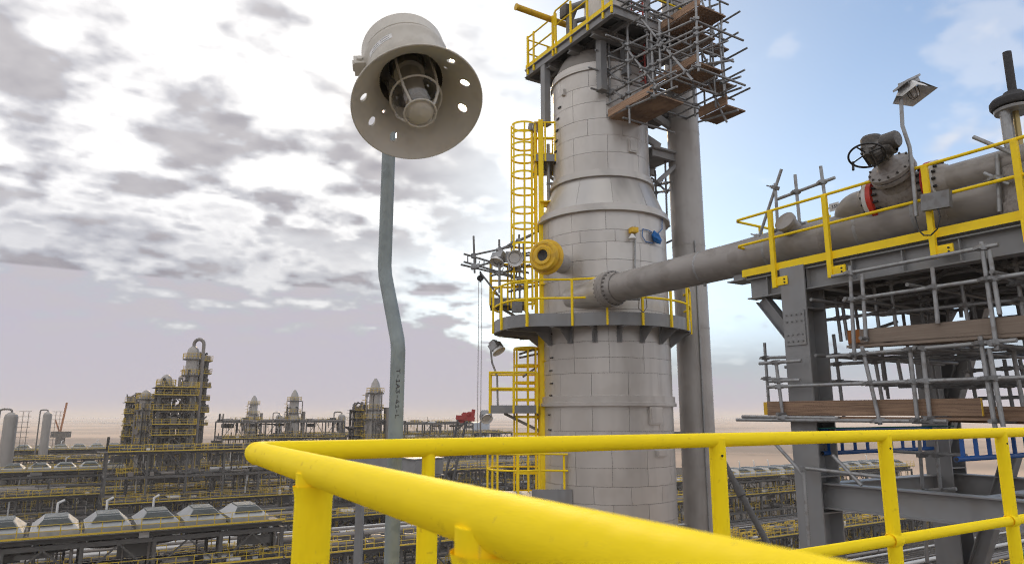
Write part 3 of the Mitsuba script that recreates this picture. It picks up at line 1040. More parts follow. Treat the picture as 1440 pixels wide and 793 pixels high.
s1, s2 = bl(1236, 0), bl(1316, 0)
br = thing('branch_pipe', 'grey branch pipe rising from the transfer pipe with an elbow and carrying the valve', 'pipe')
rb = .235
m = MB()
elb = [bp_(s1 - .05)]
c0, d0 = bp_(s1 - .32), -pdv
dn = unit(U * .75 - Z3 * .66)
for k in range(0, 11):
    w = k / 10 * math.pi / 2
    elb.append(c0 + d0 * .40 * math.sin(w) + dn * .40 * (1 - math.cos(w)))
elb.append(elb[-1] + dn * .35)
m.path(elb, rb, 32)
obj('elbow', m, 'pipe_grey', br)
m = MB()
m.tube(bp_(s2 + .05), bp_(s2 + 6), rb, 32)
obj('pipe_run', m, 'pipe_grey', br)
for s, sg in ((s1, 1), (s2, -1)):
    m = MB()
    m.tube(bp_(s - .10 * sg), bp_(s - .03 * sg), .37, 36)
    q = obj('flange', m, 'valve_white', br)
    m = MB()
    m.lathe([(rb, -.05), (.27, .0), (.30, .10)], bp_(s - .20 * sg), pdv * sg, 32)
    obj('weld_neck', m, 'pipe_grey', q)
    for k in range(16):
        sd_, u_, _ = basis(pdv)
        e_ = sd_ * math.cos(k * math.pi / 8) + u_ * math.sin(k * math.pi / 8)
        b = MB()
        b.tube(bp_(s - .15 * sg) + e_ * .315, bp_(s + .14 * sg) + e_ * .315, .022, 6)
        obj('stud_bolt', b, 'black', q)
vl = thing('gate_valve', 'grey gate valve with red flanges, inclined bonnet, gearbox and black handwheel on the branch pipe', 'valve')
sm_ = (s1 + s2) / 2
for s, sg in ((s1, 1), (s2, -1)):
    m = MB()
    m.tube(bp_(s - .025 * sg), bp_(s + .06 * sg), .375, 36)
    obj('flange', m, 'red', vl)
stem = unit(-U * .80 + Z3 * .66)
hl = (s2 - s1) / 2
m = MB()
m.lathe([(.30, -hl + .06), (.27, -hl * .7), (.28, -hl * .5), (.34, -hl * .25), (.36, 0), (.34, hl * .25), (.28, hl * .5), (.27, hl * .7), (.30, hl - .06)], bp_(sm_), pdv, 40)
m.lathe([(.33, 0), (.28, .30), (.27, .36), (.34, .375), (.355, .39), (.355, .45), (.33, .46)], bp_(sm_), stem, 36)
obj('body', m, 'valve_grey', vl)
m = MB()
m.lathe([(.33, .465), (.355, .48), (.355, .535), (.33, .55), (.21, .57), (.165, .62), (.145, .68), (.15, .76), (.19, .80)], bp_(sm_), stem, 36)
obj('bonnet', m, 'valve_grey', vl)
for k in range(14):
    sd_, u_, _ = basis(stem)
    e_ = sd_ * math.cos(k * math.pi / 7) + u_ * math.sin(k * math.pi / 7)
    b = MB()
    b.tube(bp_(sm_) + stem * .355 + e_ * .325, bp_(sm_) + stem * .575 + e_ * .325, .020, 6)
    obj('bonnet_bolt', b, 'gear_dark', vl)
gs = bp_(sm_) + stem * .80 - Z3 * .02
m = MB()
sd_, u_, _ = basis(stem)
m.lathe([(.17, -.02), (.21, .0), (.22, .05), (.22, .16), (.19, .20), (.11, .22), (.10, .28), (0, .29)], gs, stem, 32)
m.lathe([(.10, -.18), (.13, -.16), (.15, .0), (.15, .22), (.11, .26), (.06, .30), (0, .30)], gs + stem * .13 + pdv * .10, -pdv, 24)
m.lathe([(.12, -.12), (.14, -.1), (.14, .1), (.12, .13), (0, .14)], gs + stem * .16 + pdv * .22 + Z3 * .06, pdv, 24)
m.lathe([(.15, -.15), (.17, -.12), (.17, .10), (.14, .14), (0, .15)], gs + stem * .05 - pdv * .12 + Z3 * .20, Z3, 24)
for k in range(8):
    e_ = sd_ * math.cos(k * math.pi / 4) + u_ * math.sin(k * math.pi / 4)
    m.tube(gs + stem * -.01 + e_ * .225, gs + stem * .27 + e_ * .225, .022, 6)
obj('gearbox', m, 'gear_dark', vl)
wc = at(1219, 219, 11.05)
wn = unit(np.array([-.22, -.36, -.88]))
sd_, u_, _ = basis(wn)
hw = obj('hand_wheel', MB().path([wc + (sd_ * math.cos(a) + u_ * math.sin(a)) * .265 for a in np.arange(40) * math.pi / 20], .0165, 10, closed=True), 'black', vl)
for k in range(4):
    a = k * math.pi / 2 + .5
    b = MB()
    e_ = sd_ * math.cos(a) + u_ * math.sin(a)
    b.tube(wc - wn * .05, wc + e_ * .262, .012, 8)
    obj('spoke', b, 'black', hw)
b = MB()
gp = wc + (sd_ * math.cos(3.75) + u_ * math.sin(3.75)) * .265
b.tube(gp - wn * .03, gp + wn * .12, .02, 10)
b.tube(gp - wn * .05, gp - wn * .03, .024, 10)
obj('grip', b, 'black', hw)
b = MB()
b.tube(wc - wn * .06, gs + stem * .16 - pdv * .05, .045, 12)
b.tube(wc + wn * .01, wc - wn * .08, .05, 14)
obj('wheel_shaft', b, 'gear_dark', vl)

# black stemmed valve at the right
vx = bp_(bl(1438, 0))
vx[2] = 0
yk = thing('yoke_valve', 'tall valve with black protective stem tube and yoke, at the right end of the deck', 'valve')


def zof(px, py, p):
    """Height at which the vertical through p shows at row py (solved on the ray's depth)."""
    k = (SP + CP * (CY - py) / FPX) / (CP - SP * (CY - py) / FPX)
    return k * p[1]


zy0, zy1, zy2, zy3 = zof(0, 232, vx), zof(0, 152, vx), zof(0, 134, vx), zof(0, 74, vx)
m = MB()
m.tube(vx + Z3 * zy2, vx + Z3 * zy3, .058, 24)
m.tube(vx + Z3 * zy2, vx + Z3 * (zy2 + .05), .09, 24)
obj('stem_tube', m, 'rubber', yk)
m = MB()
m.lathe([(.10, zy1 - .02), (.29, zy1 - .0), (.31, zy1 + .03), (.31, zy1 + .10), (.28, zy1 + .14), (.16, zy1 + .17), (.12, zy2 + .04), (0, zy2 + .04)], vx, Z3, 40)
obj('yoke_cap', m, 'rubber', yk)
m = MB()
m.lathe([(.02, zy1 - .06), (.26, zy1 - .06), (.27, zy1 - .02), (.1, zy1 - .01)], vx, Z3, 36)
obj('yoke_plate', m, 'galv', yk)
for q in (-1, 1):
    m = MB()
    m.tube(vx + U * .15 * q + V * .08 + Z3 * (zy0 - .4), vx + U * .15 * q + V * .08 + Z3 * (zy1 - .04), .065, 18)
    obj('yoke_pillar', m, 'galv', yk)
m = MB()
m.tube(vx + Z3 * (zy0 - .4), vx + Z3 * (zy1 - .03), .042, 14)
obj('stem', m, 'brass', yk)
m = MB()
m.lathe([(.30, bz - .1), (.32, zy0 - .75), (.34, zy0 - .7), (.34, zy0 - .56), (.2, zy0 - .5), (.19, zy0 - .38), (.25, zy0 - .37), (.25, zy0 - .3), (0, zy0 - .3)], vx, Z3, 32)
obj('bonnet', m, 'valve_grey', yk)

# floodlight on the deck railing
fp = E(0, -.10)
fu = -.115


def rp(px, py, u=fu):
    return onplane(px, py, E(0, u), U)


fl = thing('deck_floodlight', 'grey floodlight with white reflector on a bent pole fixed to the deck railing', 'floodlight')
m = MB()
m.path([rp(1289, 304), rp(1283.5, 244), rp(1279, 207), rp(1269, 177), rp(1267.5, 148), rp(1265.5, 118)], .030, 16)
obj('pole', m, 'galv', fl)
top = rp(1265.5, 118)
zc_ = top[1] * CP + top[2] * SP
m = MB()
hx = unit(at(1292, 110, zc_ + .35) - at(1256, 127, zc_ - .1))
hy = unit(np.cross(Z3, hx))
hz = unit(np.cross(hx, hy) + np.array([.25, .42, 0]))
hy = np.cross(hz, hx)
hc = at(1275, 117, zc_)
m.obox(hc, hx * .46, hy * .30, hz * .035)
m.obox(hc - hz * .06 + hx * .03, hx * .36, hy * .22, hz * .09)
m.obox(hc + hz * .03 - hx * .02, hx * .30, hy * .05, hz * .03)
obj('housing', m, 'galv', fl)
m = MB()
prof = [(.18, .0), (.22, -.05), (.33, -.19), (.34, -.195), (.325, -.195), (.20, -.06), (.17, -.03)]
m.lathe(prof, hc - hz * .08 + hx * .06, hz, 4, t0=math.pi / 4, t1=math.pi / 4 + 2 * math.pi, up=hx)
obj('reflector', m, 'valve_white', fl)
m = MB()
m.lathe([(.075, .0), (.07, -.16), (.05, -.20), (0, -.21)], hc - hz * .10 + hx * .06, hz, 20)
obj('glass_cover', m, 'white_plate', fl)
m = MB()
for k in range(6):
    a = k * math.pi / 3
    e_ = hx * math.cos(a) + hy * math.sin(a)
    m.path([hc - hz * .12 + hx * .06 + e_ * .095, hc - hz * .25 + hx * .06 + e_ * .09, hc - hz * .315 + hx * .06 + e_ * .055, hc - hz * .32 + hx * .06], .006, 6)
obj('cage', m, 'wire', fl)
t = thing('junction_box', 'grey rectangular junction box with black cable below the deck floodlight', 'box')
a_, b_ = rp(1297, 286, -.17), rp(1337, 279, -.17)
m = MB()
m.bar(a_, b_, .09, .26, Z3)
obj('box', m, 'galv_dull', t)
m = MB()
cpts = [rp(1319, 292, -.2), rp(1322, 306, -.2), rp(1318, 322, -.2), rp(1309, 331, -.2), rp(1299, 331, -.19), rp(1292, 324, -.17), rp(1287, 305, -.13)]
m.path(cpts, .011, 8)
obj('cable', m, 'black', t)
t = thing('tag_plate', 'small square white tag plate with dark stamped characters behind the deck railing', 'sign')
c = onplane(1173, 291, E(0, .55), U)
m = MB()
m.obox(c, U * .006, N * .19, Z3 * .15)
obj('plate', m, 'white_plate', t)
b = MB()
tx = meshkit.text_mesh('15K', .055, .003, True)
tv = np.asarray(tx.vertices)
wv = c - U * .004 + np.outer(tv[:, 0] - tv[:, 0].max() / 2 + .02, N) + np.outer(tv[:, 1] - .025, Z3) - np.outer(tv[:, 2], U)
b.add(wv, np.asarray(tx.faces))
obj('stamped_text', b, 'print', t)
m = MB()
m.bar(c + N * -.09, c + N * -.16, .01, .03)
obj('tab', m, 'white_plate', t)

# ------------------------------------------------------------------ scaffolding
rgs = np.random.default_rng(7)


def coupler(mb, p, d, r=.045):
    d = unit(d)
    s_, u_, _ = basis(d)
    mb.obox(p, s_ * .115, u_ * .115, d * .075)
    mb.obox(p + s_ * .07, s_ * .05, u_ * .13, d * .045)
    mb.tube(p + u_ * .03 + s_ * .06, p + u_ * .17 + s_ * .06, .015, 6)


def scaffold(key, lines, boards=(), r=.031, matn='galv'):
    """lines: (pixel, pixel, plane point, plane normal); boards: the same with a height."""
    ends = []
    for ln in lines:
        (x0, y0), (x1, y1), pp, nn = ln[:4]
        p0, p1 = onplane(x0, y0, pp, nn), onplane(x1, y1, pp, nn)
        m = MB()
        m.tube(p0, p1, r, 10)
        obj('tube', m, ln[4] if len(ln) > 4 else matn, key)
        ends.append((p0, p1))
    # couplers where two tubes cross closely
    cnt = 0
    for i in range(len(ends)):
        for j in range(i):
            a0, a1 = ends[i]
            b0, b1 = ends[j]
            da, db, w = a1 - a0, b1 - b0, a0 - b0
            A, B, C_, D, E_ = da @ da, da @ db, db @ db, da @ w, db @ w
            den = A * C_ - B * B
            if den < 1e-6 * A * C_:
                continue
            sa, sb = (B * E_ - C_ * D) / den, (A * E_ - B * D) / den
            if -.03 < sa < 1.03 and -.03 < sb < 1.03 and np.linalg.norm(w + da * sa - db * sb) < .16 and cnt < 60:
                cnt += 1
                m = MB()
                coupler(m, (a0 + da * sa + b0 + db * sb) / 2, da if abs(da[2]) > abs(db[2]) else db)
                obj('coupler', m, 'galv_dull' if rgs.random() < .6 else 'galv', key)
    return ends


PF, PM, PB_, PX = E(0, -.28), E(0, .95), E(0, 2.6), E(0, 3.7)
sc1 = thing('under_deck_scaffold', 'grey tube scaffold with brown timber boards hung beneath the valve deck', 'scaffold')
L_ = []
for a, b in (((1195, 374), (1202, 507)), ((1212, 386), (1218, 480)), ((1380, 340), (1402, 492)), ((1391, 352), (1406, 442)), ((1378, 473), (1400, 604)), ((1391, 490), (1411, 600)),
             ((1212, 487), (1238, 597)), ((1279, 488), (1291, 596)), ((1297, 492), (1309, 597)), ((1091, 508), (1101, 585)), ((1311, 377), (1319, 455)),
             ((1170, 389), (1404, 344)), ((1186, 423), (1446, 384)), ((1163, 502), (1430, 478)), ((1080, 544), (1446, 530)), ((1036, 590), (1332, 592)), ((1044, 585.5), (1180, 587.5)),
             ((1082, 536), (1125, 534)), ((1068, 511), (1127, 507))):
    L_.append((a, b, PF, U))
for a, b in (((1075, 482), (1081, 566)), ((1172, 470), (1187, 588)), ((1228, 398), (1236, 462)), ((1251, 388), (1260, 460)), ((1175, 420), (1183, 480)), ((1184, 425), (1192, 478)),
             ((1231, 508), (1241, 564)), ((1262, 505), (1268, 536)), ((1352, 400), (1361, 450)), ((1425, 350), (1440, 450)), ((1424, 490), (1444, 600)),
             ((1160, 450), (1262, 437)), ((1078, 503), (1440, 490)), ((1104, 516), (1240, 508)), ((1078, 532), (1262, 540)), ((1215, 404), (1446, 366)), ((1250, 440), (1446, 420)),
             ((1340, 360), (1446, 404)), ((1360, 362), (1446, 376))):
    L_.append((a, b, PM, U))
for a, b in (((1240, 505), (1245, 548)), ((1300, 372), (1307, 450)), ((1345, 372), (1352, 446)), ((1200, 410), (1208, 470)), ((1362, 505), (1372, 560)), ((1387, 505), (1399, 575)), ((1412, 505), (1425, 578)),
             ((1434, 505), (1450, 580)), ((1230, 431), (1446, 398)), ((1200, 395), (1400, 362)), ((1350, 545), (1446, 541)), ((1352, 522), (1446, 516)), ((1240, 470), (1350, 457)), ((1376, 560), (1446, 558)),
             ((1330, 470), (1446, 453)), ((1210, 470), (1262, 452))):
    L_.append((a, b, PB_, U, 'galv_dull'))
scaffold(sc1, L_)
# transoms that tie the planes
for px, py in ((1202, 500), (1400, 485), (1291, 590), (1400, 592), (1101, 582), (1402, 384), (1196, 421), (1218, 476), (1309, 588)):
    p0 = onplane(px, py, PF, U)
    m = MB()
    m.tube(p0 - U * .16, p0 + U * 3.2, .031, 10)
    obj('tube', m, 'galv_dull', sc1)


# further standards and ledgers deeper under the deck, in a regular grid
for u in (1.7, 2.6, 3.4):
    for s_ in np.arange(SA + .5, SA + 6.2, .82):
        if rgs.random() < .8:
            z0 = .35 + .9 * (rgs.random() < .4)
            m = MB()
            m.tube(E(s_ + .1 * rgs.random(), u, z0 - .3 * rgs.random()), E(s_, u, DK - .5 - .2 * rgs.random()), .030, 8)
            obj('tube', m, 'galv_dull', sc1)
for z in (.55, 1.05, 1.55, 2.0):
    for u in (1.66, 2.56, 3.36):
        m = MB()
        m.tube(E(SA + .3, u, z), E(SA + 6.5, u, z), .030, 8)
        obj('tube', m, 'galv_dull', sc1)
for s_ in np.arange(SA + .6, SA + 6.0, 1.64):
    for z in (1.0, 1.95):
        m = MB()
        m.tube(E(s_, -.4, z), E(s_, 3.7, z), .030, 8)
        obj('tube', m, 'galv_dull', sc1)


def board(key, a, b, pp, h=.225, th=.04, mt='wood', flat=False, w=.225, end=None):
    p0, p1 = onplane(*a, pp, U), onplane(*b, pp, U)
    p1 = p0 + N * float((p1 - p0) @ N) + Z3 * (p1[2] - p0[2])
    m = MB()
    d = p1 - p0
    if flat:
        m.obox((p0 + p1) / 2, d, U * w, Z3 * th)
    else:
        m.obox((p0 + p1) / 2, d, U * th, Z3 * h)
    q = obj('board', m, mt, key)
    if end is not None:
        m = MB()
        e = p0 if end == 0 else p1
        dd = unit(d) * (-1 if end == 0 else 1)
        m.obox(e + dd * .004, U * th, dd * .008, Z3 * h)
        obj('painted_end', m, 'ochre', q)
    return p0, p1


board(sc1, (1210, 473), (1450, 454.5), E(0, -.21), mt='wood_grey')
board(sc1, (1193, 474), (1212, 472), E(0, .35), mt='rust')
board(sc1, (1194, 481), (1450, 466), E(0, .55), mt='wood_grey')
for u in np.arange(-.12, .62, .235):
    board(sc1, (1196, 488), (1450, 471), E(0, u), flat=True, mt='wood_grey')
board(sc1, (1080, 574), (1381, 572), E(0, -.20), mt='wood', h=.245, end=1)
board(sc1, (1075, 574), (1084, 574), E(0, .42), mt='ochre', h=.24)
board(sc1, (1335, 582), (1450, 584), E(0, .30), mt='wood', h=.24)
for u in np.arange(-.12, .62, .235):
    board(sc1, (1083, 586), (1450, 590), E(0, u), flat=True, mt='wood')
m = MB()
p0, p1 = onplane(1156, 602, E(0, .3), U), onplane(1330, 599, E(0, .3), U)
m.bar(p0, p1, .5, .02)
obj('sheet_edge', m, 'teal', sc1)
# standards lower down by the far column
for a, b in (((1087, 620), (1130, 667)), ((1171, 640), (1212, 682)), ((1292, 602), (1304, 790)), ((1314, 600), (1326, 720)), ((1252, 634), (1360, 640)), ((1290, 690), (1345, 687)), ((1132, 658), (1240, 670)), ((1130, 660), (1140, 793))):
    m = MB()
    pp = PF if b[0] < 1250 else E(0, 2.2)
    m.tube(onplane(*a, pp, U), onplane(*b, pp, U), .031, 10)
    obj('tube', m, 'galv', sc1)
for px, py in ((1303, 690), (1330, 690), (1295, 640), (1130, 659), (1317, 640)):
    m = MB()
    coupler(m, onplane(px, py, PF if px < 1200 else E(0, 2.2), U), Z3, .05)
    obj('coupler', m, 'galv_dull', sc1)

sc2 = thing('pipe_side_scaffold', 'bare grey scaffold tubes standing beside the pipe on the valve deck', 'scaffold')
PS = E(0, .42)
scaffold(sc2, [(a, b, PS, U) for a, b in (((1099, 238), (1053, 378)), ((1090, 258), (1097, 372)), ((1118, 246), (1129, 362)), ((1154, 234), (1170, 352)), ((1094, 280), (1174, 250)), ((1036, 342), (1134, 313)), ((1191, 278), (1184, 306)))]
         + [((1369, 193), (1424, 216), E(0, .1), U), ((1402, 217), (1406, 298), E(0, .1), U), ((1384, 244), (1420, 259), E(0, .0), U), ((1420, 222), (1424, 290), E(0, .3), U)])

# blue ladders lying on edge
def edge_ladder(lbl, a, b, p0z, drop, n):
    key = thing('ladder', lbl, 'ladder', 'blue ladders under the scaffold')
    p0, p1 = a, b
    for k, dz in ((0, 0), (1, drop)):
        m = MB()
        m.tube(p0 + Z3 * dz, p1 + Z3 * dz, .036, 14)
        obj('stile', m, 'blue', key)
    m = MB()
    m.tube(p0 - unit(p1 - p0) * .003, p0 + unit(p1 - p0) * .01, .030, 12)
    obj('stile_end', m, 'black', key)
    for k in range(n):
        q = p0 + (p1 - p0) * (k + .5) / n
        m = MB()
        m.bar(q, q + Z3 * drop, .05, .03, U)
        obj('rung', m, 'blue', key)


a = at(1157, 637, 12.2)
edge_ladder('blue ladder lying on its edge between two scaffold posts, the farther of the two', a, a + U * 3.9, 0, .40, 10)
a = at(1345, 645.5, 9.4)
edge_ladder('blue ladder lying on its edge, the nearer one by the right column', a, a + U * 3.0, 0, .36, 8)

# ------------------------------------------------------------------ ladders and landings on the left of the column
def TR(u, v, z=0.0):
    """Relative to the column's axis, in the plant's grid."""
    return TA + U * u + V * v + Z3 * z


LY = 20.35                                                 # plan distance of the ladder
ze = lambda px, py, y=LY: zof(px, py, np.array([0, y, 0]))
xe = lambda px, py, y=LY: (px - CX) / FPX * (y * CP + ze(px, py, y) * SP)
XL = xe(757, 400)
EX = np.array([1., 0, 0])
EY = np.array([0, 1., 0])


def cage_ladder(lbl, x, y, z0, z1, zc0, hoops, rung=.30, mt='yellow'):
    key = thing('cage_ladder', lbl, 'ladder', 'yellow caged ladders up the column')
    b = np.array([x, y, 0])
    for q in (-1, 1):
        m = MB()
        m.obox(b + EY * .24 * q + Z3 * (z0 + z1) / 2, EX * .09, EY * .03, Z3 * (z1 - z0))
        obj('stile', m, mt, key)
    m = MB()
    for z in np.arange(z0 + .15, z1, rung):
        m.tube(b - EY * .24 + Z3 * z, b + EY * .24 + Z3 * z, .018, 6)
    obj('rungs', m, mt, key, kind='stuff')
    hp = lambda z: [b + Z3 * z + EY * .36 * math.sin(a) * (1 if abs(math.sin(a)) < .98 else 1) - EX * (.38 - .40 * math.cos(a)) for a in np.linspace(-math.pi * .72, math.pi * .72, 15)]
    hp = lambda z: [b + Z3 * z + np.array([-.36 + .38 * math.cos(a), .37 * math.sin(a), 0]) for a in np.linspace(.55, 2 * math.pi - .55, 17)]
    for z in hoops:
        m = MB()
        pts = np.array(hp(z))
        m.quadgrid(np.stack([pts - Z3 * .034, pts + Z3 * .034]))
        m.quadgrid(np.stack([pts - Z3 * .034 + unit(EX) * .012, pts + Z3 * .034 + EX * .012]))
        obj('cage_hoop', m, mt, key)
    h = np.array(hp(0))
    for k in (1, 3, 6, 8, 10, 13, 15):
        m = MB()
        m.obox(h[k] + Z3 * (zc0 + hoops[-1]) / 2, EX * .05, EY * .05, Z3 * (hoops[-1] - zc0))
        obj('cage_bar', m, mt, key)
    return key


z_up = ze(745, 176)
cage_ladder('yellow caged ladder rising above the round column platform to the upper landing', XL - .06, LY, PZ + .1, z_up, PZ + .6, [ze(740, y) for y in (425, 400, 372, 345, 318, 296, 270, 246, 224, 206, 190, 178)])
cage_ladder('yellow caged ladder hanging below the round column platform', XL + .02, LY + .1, ze(755, 745), PZ + .1, ze(740, 725), [ze(740, y) for y in (720, 692, 664, 636, 610, 586, 562, 538, 514, 490)])
m = MB()
key = thing('ladder_post', 'thick yellow square post carrying the ladders beside the column', 'post')
m.obox(np.array([XL + .09, LY - .34, (z_up + ze(755, 745)) / 2]), EX * .15, EY * .15, Z3 * (z_up - ze(755, 745)))
obj('post', m, 'yellow', key)
for py in (293, 512, 407):
    m = MB()
    z = ze(760, py)
    m.obox(np.array([XL + .35, LY - .30, z]), EX * .62, EY * .10, Z3 * .10)
    m.obox(np.array([XL + .30, LY - .30, z + .06]), EX * .5, EY * .5, Z3 * .02)
    obj('standoff', m, 'yellow', key)
key = thing('conduit_riser', 'grey conduit rising beside the yellow ladder post', 'conduit')
m = MB()
m.tube(np.array([XL + .33, LY - .1, ze(765, 745)]), np.array([XL + .33, LY - .1, ze(765, 205)]), .05, 10)
obj('conduit', m, 'galv', key)
for py in (260, 330, 480, 560, 640):
    m = MB()
    m.box(np.array([XL + .40, LY - .1, ze(765, py)]), .26, .14, .05, EX)
    obj('clamp', m, 'galv_dull', key)


def landing(name, lbl, c, sx, sy, h=1.05, sides='lfb', mt='yellow', curved=False, np_=3):
    """A small bracketed platform with handrail, axes along X and Y."""
    key = thing(name, lbl, 'platform')
    m = MB()
    m.obox(c - Z3 * .03, EX * sx, EY * sy, Z3 * .05)
    obj('deck', m, 'grating', key)
    m = MB()
    for q in (-1, 1):
        m.obox(c + EY * (sy / 2) * q - Z3 * .09, EX * sx, EY * .03, Z3 * .22)
        m.obox(c + EX * (sx / 2) * q - Z3 * .09, EX * .03, EY * sy, Z3 * .22)
    obj('edge_channel', m, 'steel_paint', key)
    m = MB()
    m.bar(c + EX * (sx / 2) - Z3 * .2, c + EX * (sx / 2 + .25) - Z3 * .75, .1, .1)
    m.bar(c - EX * (sx * .2) - Z3 * .2, c + EX * (sx / 2 + .2) - Z3 * .75, .08, .08)
    obj('bracket', m, 'steel_paint', key)
    cor = {'l': (-1, -1, -1, 1), 'f': (-1, -1, 1, -1), 'b': (-1, 1, 1, 1), 'r': (1, -1, 1, 1)}
    for nm, dz in (('top_rail', h), ('mid_rail', h * .52)):
        for sd in sides:
            x0, y0, x1, y1 = cor[sd]
            m = MB()
            m.tube(c + EX * sx / 2 * x0 + EY * sy / 2 * y0 + Z3 * dz, c + EX * sx / 2 * x1 + EY * sy / 2 * y1 + Z3 * dz, .032, 8)
            obj(nm, m, mt, key)
    for sd in sides:
        x0, y0, x1, y1 = cor[sd]
        for w in np.linspace(0, 1, np_):
            m = MB()
            p = c + EX * sx / 2 * (x0 + (x1 - x0) * w) + EY * (sy / 2 * (y0 + (y1 - y0) * w) - .012 * (y0 == y1) * -y0)
            m.obox(p + Z3 * (h / 2 - .1), EX * .055, EY * .055, Z3 * (h + .2))
            obj('rail_post', m, mt, key)
    return key


zU = ze(765, 224)
landing('upper_landing', 'small grey landing at the head of the upper caged ladder', np.array([xe(766, 224) , LY + .3, zU]), .62, 1.3, sides='fbr')
zM = ze(716, 424)
landing('middle_landing', 'small landing with yellow rails behind the left edge of the round platform', np.array([xe(714, 424, 21.2), 21.2, zof(0, 424, np.array([0, 21.2, 0]))]), 1.05, 1.1)
zL = ze(722, 571)
landing('lower_landing', 'small landing with yellow rails and a floodlight, below the round platform', np.array([xe(722, 571), LY, zL]), 1.33, 1.15, h=.93)
# lowest landing: bowed handrail
zB = ze(735, 690)
key = thing('bottom_landing', 'lowest landing with bowed pale yellow handrail and grey skirt beside the column', 'platform')
bc = np.array([xe(742, 690, 19.6), 19.6, zB])
arc = lambda r, z: [bc + np.array([-.25 + r * math.cos(a) * 1.0, .1 + .9 * math.sin(a), z]) for a in np.linspace(.75 * math.pi, 1.72 * math.pi, 14)]
for nm, z in (('top_rail', 1.08), ('mid_rail', .66)):
    m = MB()
    pts = [bc + np.array([.35, .8, z])] + arc(.85, z) + [bc + np.array([1.05, -.70, z])]
    m.path(pts, .026, 8)
    obj(nm, m, 'yellow', key)
for k in (1, 4, 7, 10, 13):
    p = arc(.85, 0)[k]
    m = MB()
    m.obox(p + Z3 * .5, EX * .055, EY * .055, Z3 * 1.16)
    obj('rail_post', m, 'yellow', key)
m = MB()
m.obox(bc + np.array([.95, -.62, .45]), EX * .055, EY * .055, Z3 * 1.2)
obj('rail_post', m, 'yellow', key)
m = MB()
m.prism([(p[0], p[1]) for p in arc(.9, 0)] + [(bc[0] + 1.1, bc[1] - .7), (bc[0] + 1.1, bc[1] + .8)], zB - .16, zB, z=Z3)
obj('deck', m, 'steel_paint', key)
m = MB()
m.obox(bc + np.array([.62, -.72, -.02]), EX * 1.05, EY * .02, Z3 * .42)
obj('skirt_plate', m, 'steel_paint', key)
m = MB()
m.bar(bc + np.array([-.6, 0, -.1]), bc + np.array([1.0, 0.2, -1.2]), .1, .12)
obj('bracket', m, 'steel_paint', key)
# lamps on the landings
def small_flood(lbl, pts, hp, face, sc=1.0, group=None):
    key = thing('floodlight', lbl, 'floodlight', group)
    m = MB()
    m.path(pts, .028 * sc, 8)
    obj('pole', m, 'galv', key)
    f = unit(face)
    s_, u_, _ = basis(f)
    m = MB()
    m.obox(hp, s_ * .36 * sc, u_ * .26 * sc, f * .20 * sc)
    m.obox(hp - f * .13 * sc, s_ * .22 * sc, u_ * .18 * sc, f * .10 * sc)
    obj('housing', m, 'galv', key)
    m = MB()
    m.lathe([(.13 * sc, .08 * sc), (.20 * sc, .20 * sc), (.205 * sc, .20 * sc), (.205 * sc, .19 * sc), (.135 * sc, .07 * sc)], hp, f, 20)
    m.tube(hp + f * .10 * sc, hp + f * .12 * sc, .13 * sc, 16)
    obj('reflector', m, 'white_plate', key)
    return key


P20 = lambda px, py, y=LY: np.array([xe(px, py, y), y, zof(0, py, np.array([0, y, 0]))])
small_flood('grey floodlight on a swan neck pole above the lower landing', [P20(700, 570, 20.0), P20(699, 528, 20.0), P20(692, 510, 20.0), P20(690, 492, 20.0), P20(693, 485, 20.0)], P20(697, 487, 20.0), (.5, -.3, -.8))
small_flood('grey floodlight beside the lattice beam left of the column', [P20(702, 412, 20.2), P20(702, 366, 20.2)], P20(702, 362, 20.2), (-.3, -.4, -.85), 1.1)
small_flood('pale floodlight hung beneath tubes beside the ladder cage', [P20(716, 380, 19.9), P20(716, 362, 19.9)], P20(722, 362, 19.9), (.2, -.85, -.3), 1.2)
small_flood('floodlight on a slim post low beside the blue tank', [P20(676, 640, 24), P20(675.5, 595, 24), P20(679, 586, 24)], P20(683, 584, 24), (.25, -.7, -.6), 1.0)
small_flood('round lamp at the head of the caged ladder', [P20(749, 225, 20.1), P20(749, 185, 20.1)], P20(750, 180, 20.1), (.6, -.7, -.2), .8)
# left outrigger scaffold: lattice beam, tubes, pulley with ropes
key = thing('outrigger_scaffold', 'grey scaffold tubes with a lattice beam reaching out left of the column', 'scaffold')
PO = np.array([0, 20.3, 0])
ln = []
for a, b in (((652, 357), (744, 384)), ((652, 368), (742, 394)), ((648, 372), (748, 396)), ((666, 332), (667.5, 384)), ((702, 337), (703, 412)), ((668, 358), (724, 346)), ((676, 384), (703, 418)),
             ((664, 376), (745, 355)), ((722, 330), (724, 430)), ((730, 330), (731, 430)), ((690, 388), (746, 372)), ((700, 352), (750, 330)), ((714, 345), (764, 322)), ((718, 362), (752, 358)),
             ((727, 400), (764, 396)), ((736, 340), (738, 420)), ((715, 410), (762, 400)), ((730, 498), (765, 487)), ((730, 503), (768, 495)), ((735, 530), (755, 516))):
    ln.append((a, b, PO, EY, 'galv_dull'))
scaffold(key, ln)
for k in range(8):
    w = (k + .5) / 8
    m = MB()
    m.tube(onplane(652 + 92 * w, 357 + 27 * w, PO, EY), onplane(652 + 91 * w, 368 + 26.5 * w, PO, EY), .018, 6)
    obj('lattice_rung', m, 'galv_dull', key)
key = thing('rope_pulley', 'small dark pulley with two long hanging ropes left of the column', 'pulley')
pp = onplane(675.5, 391, PO, EY)
m = MB()
m.lathe([(.0, -.05), (.09, -.05), (.06, 0), (.09, .05), (0, .05)], pp, EX * .5 - EY, 16)
m.bar(pp - Z3 * .12, pp + Z3 * .20, .05, .06)
obj('block', m, 'black', key)
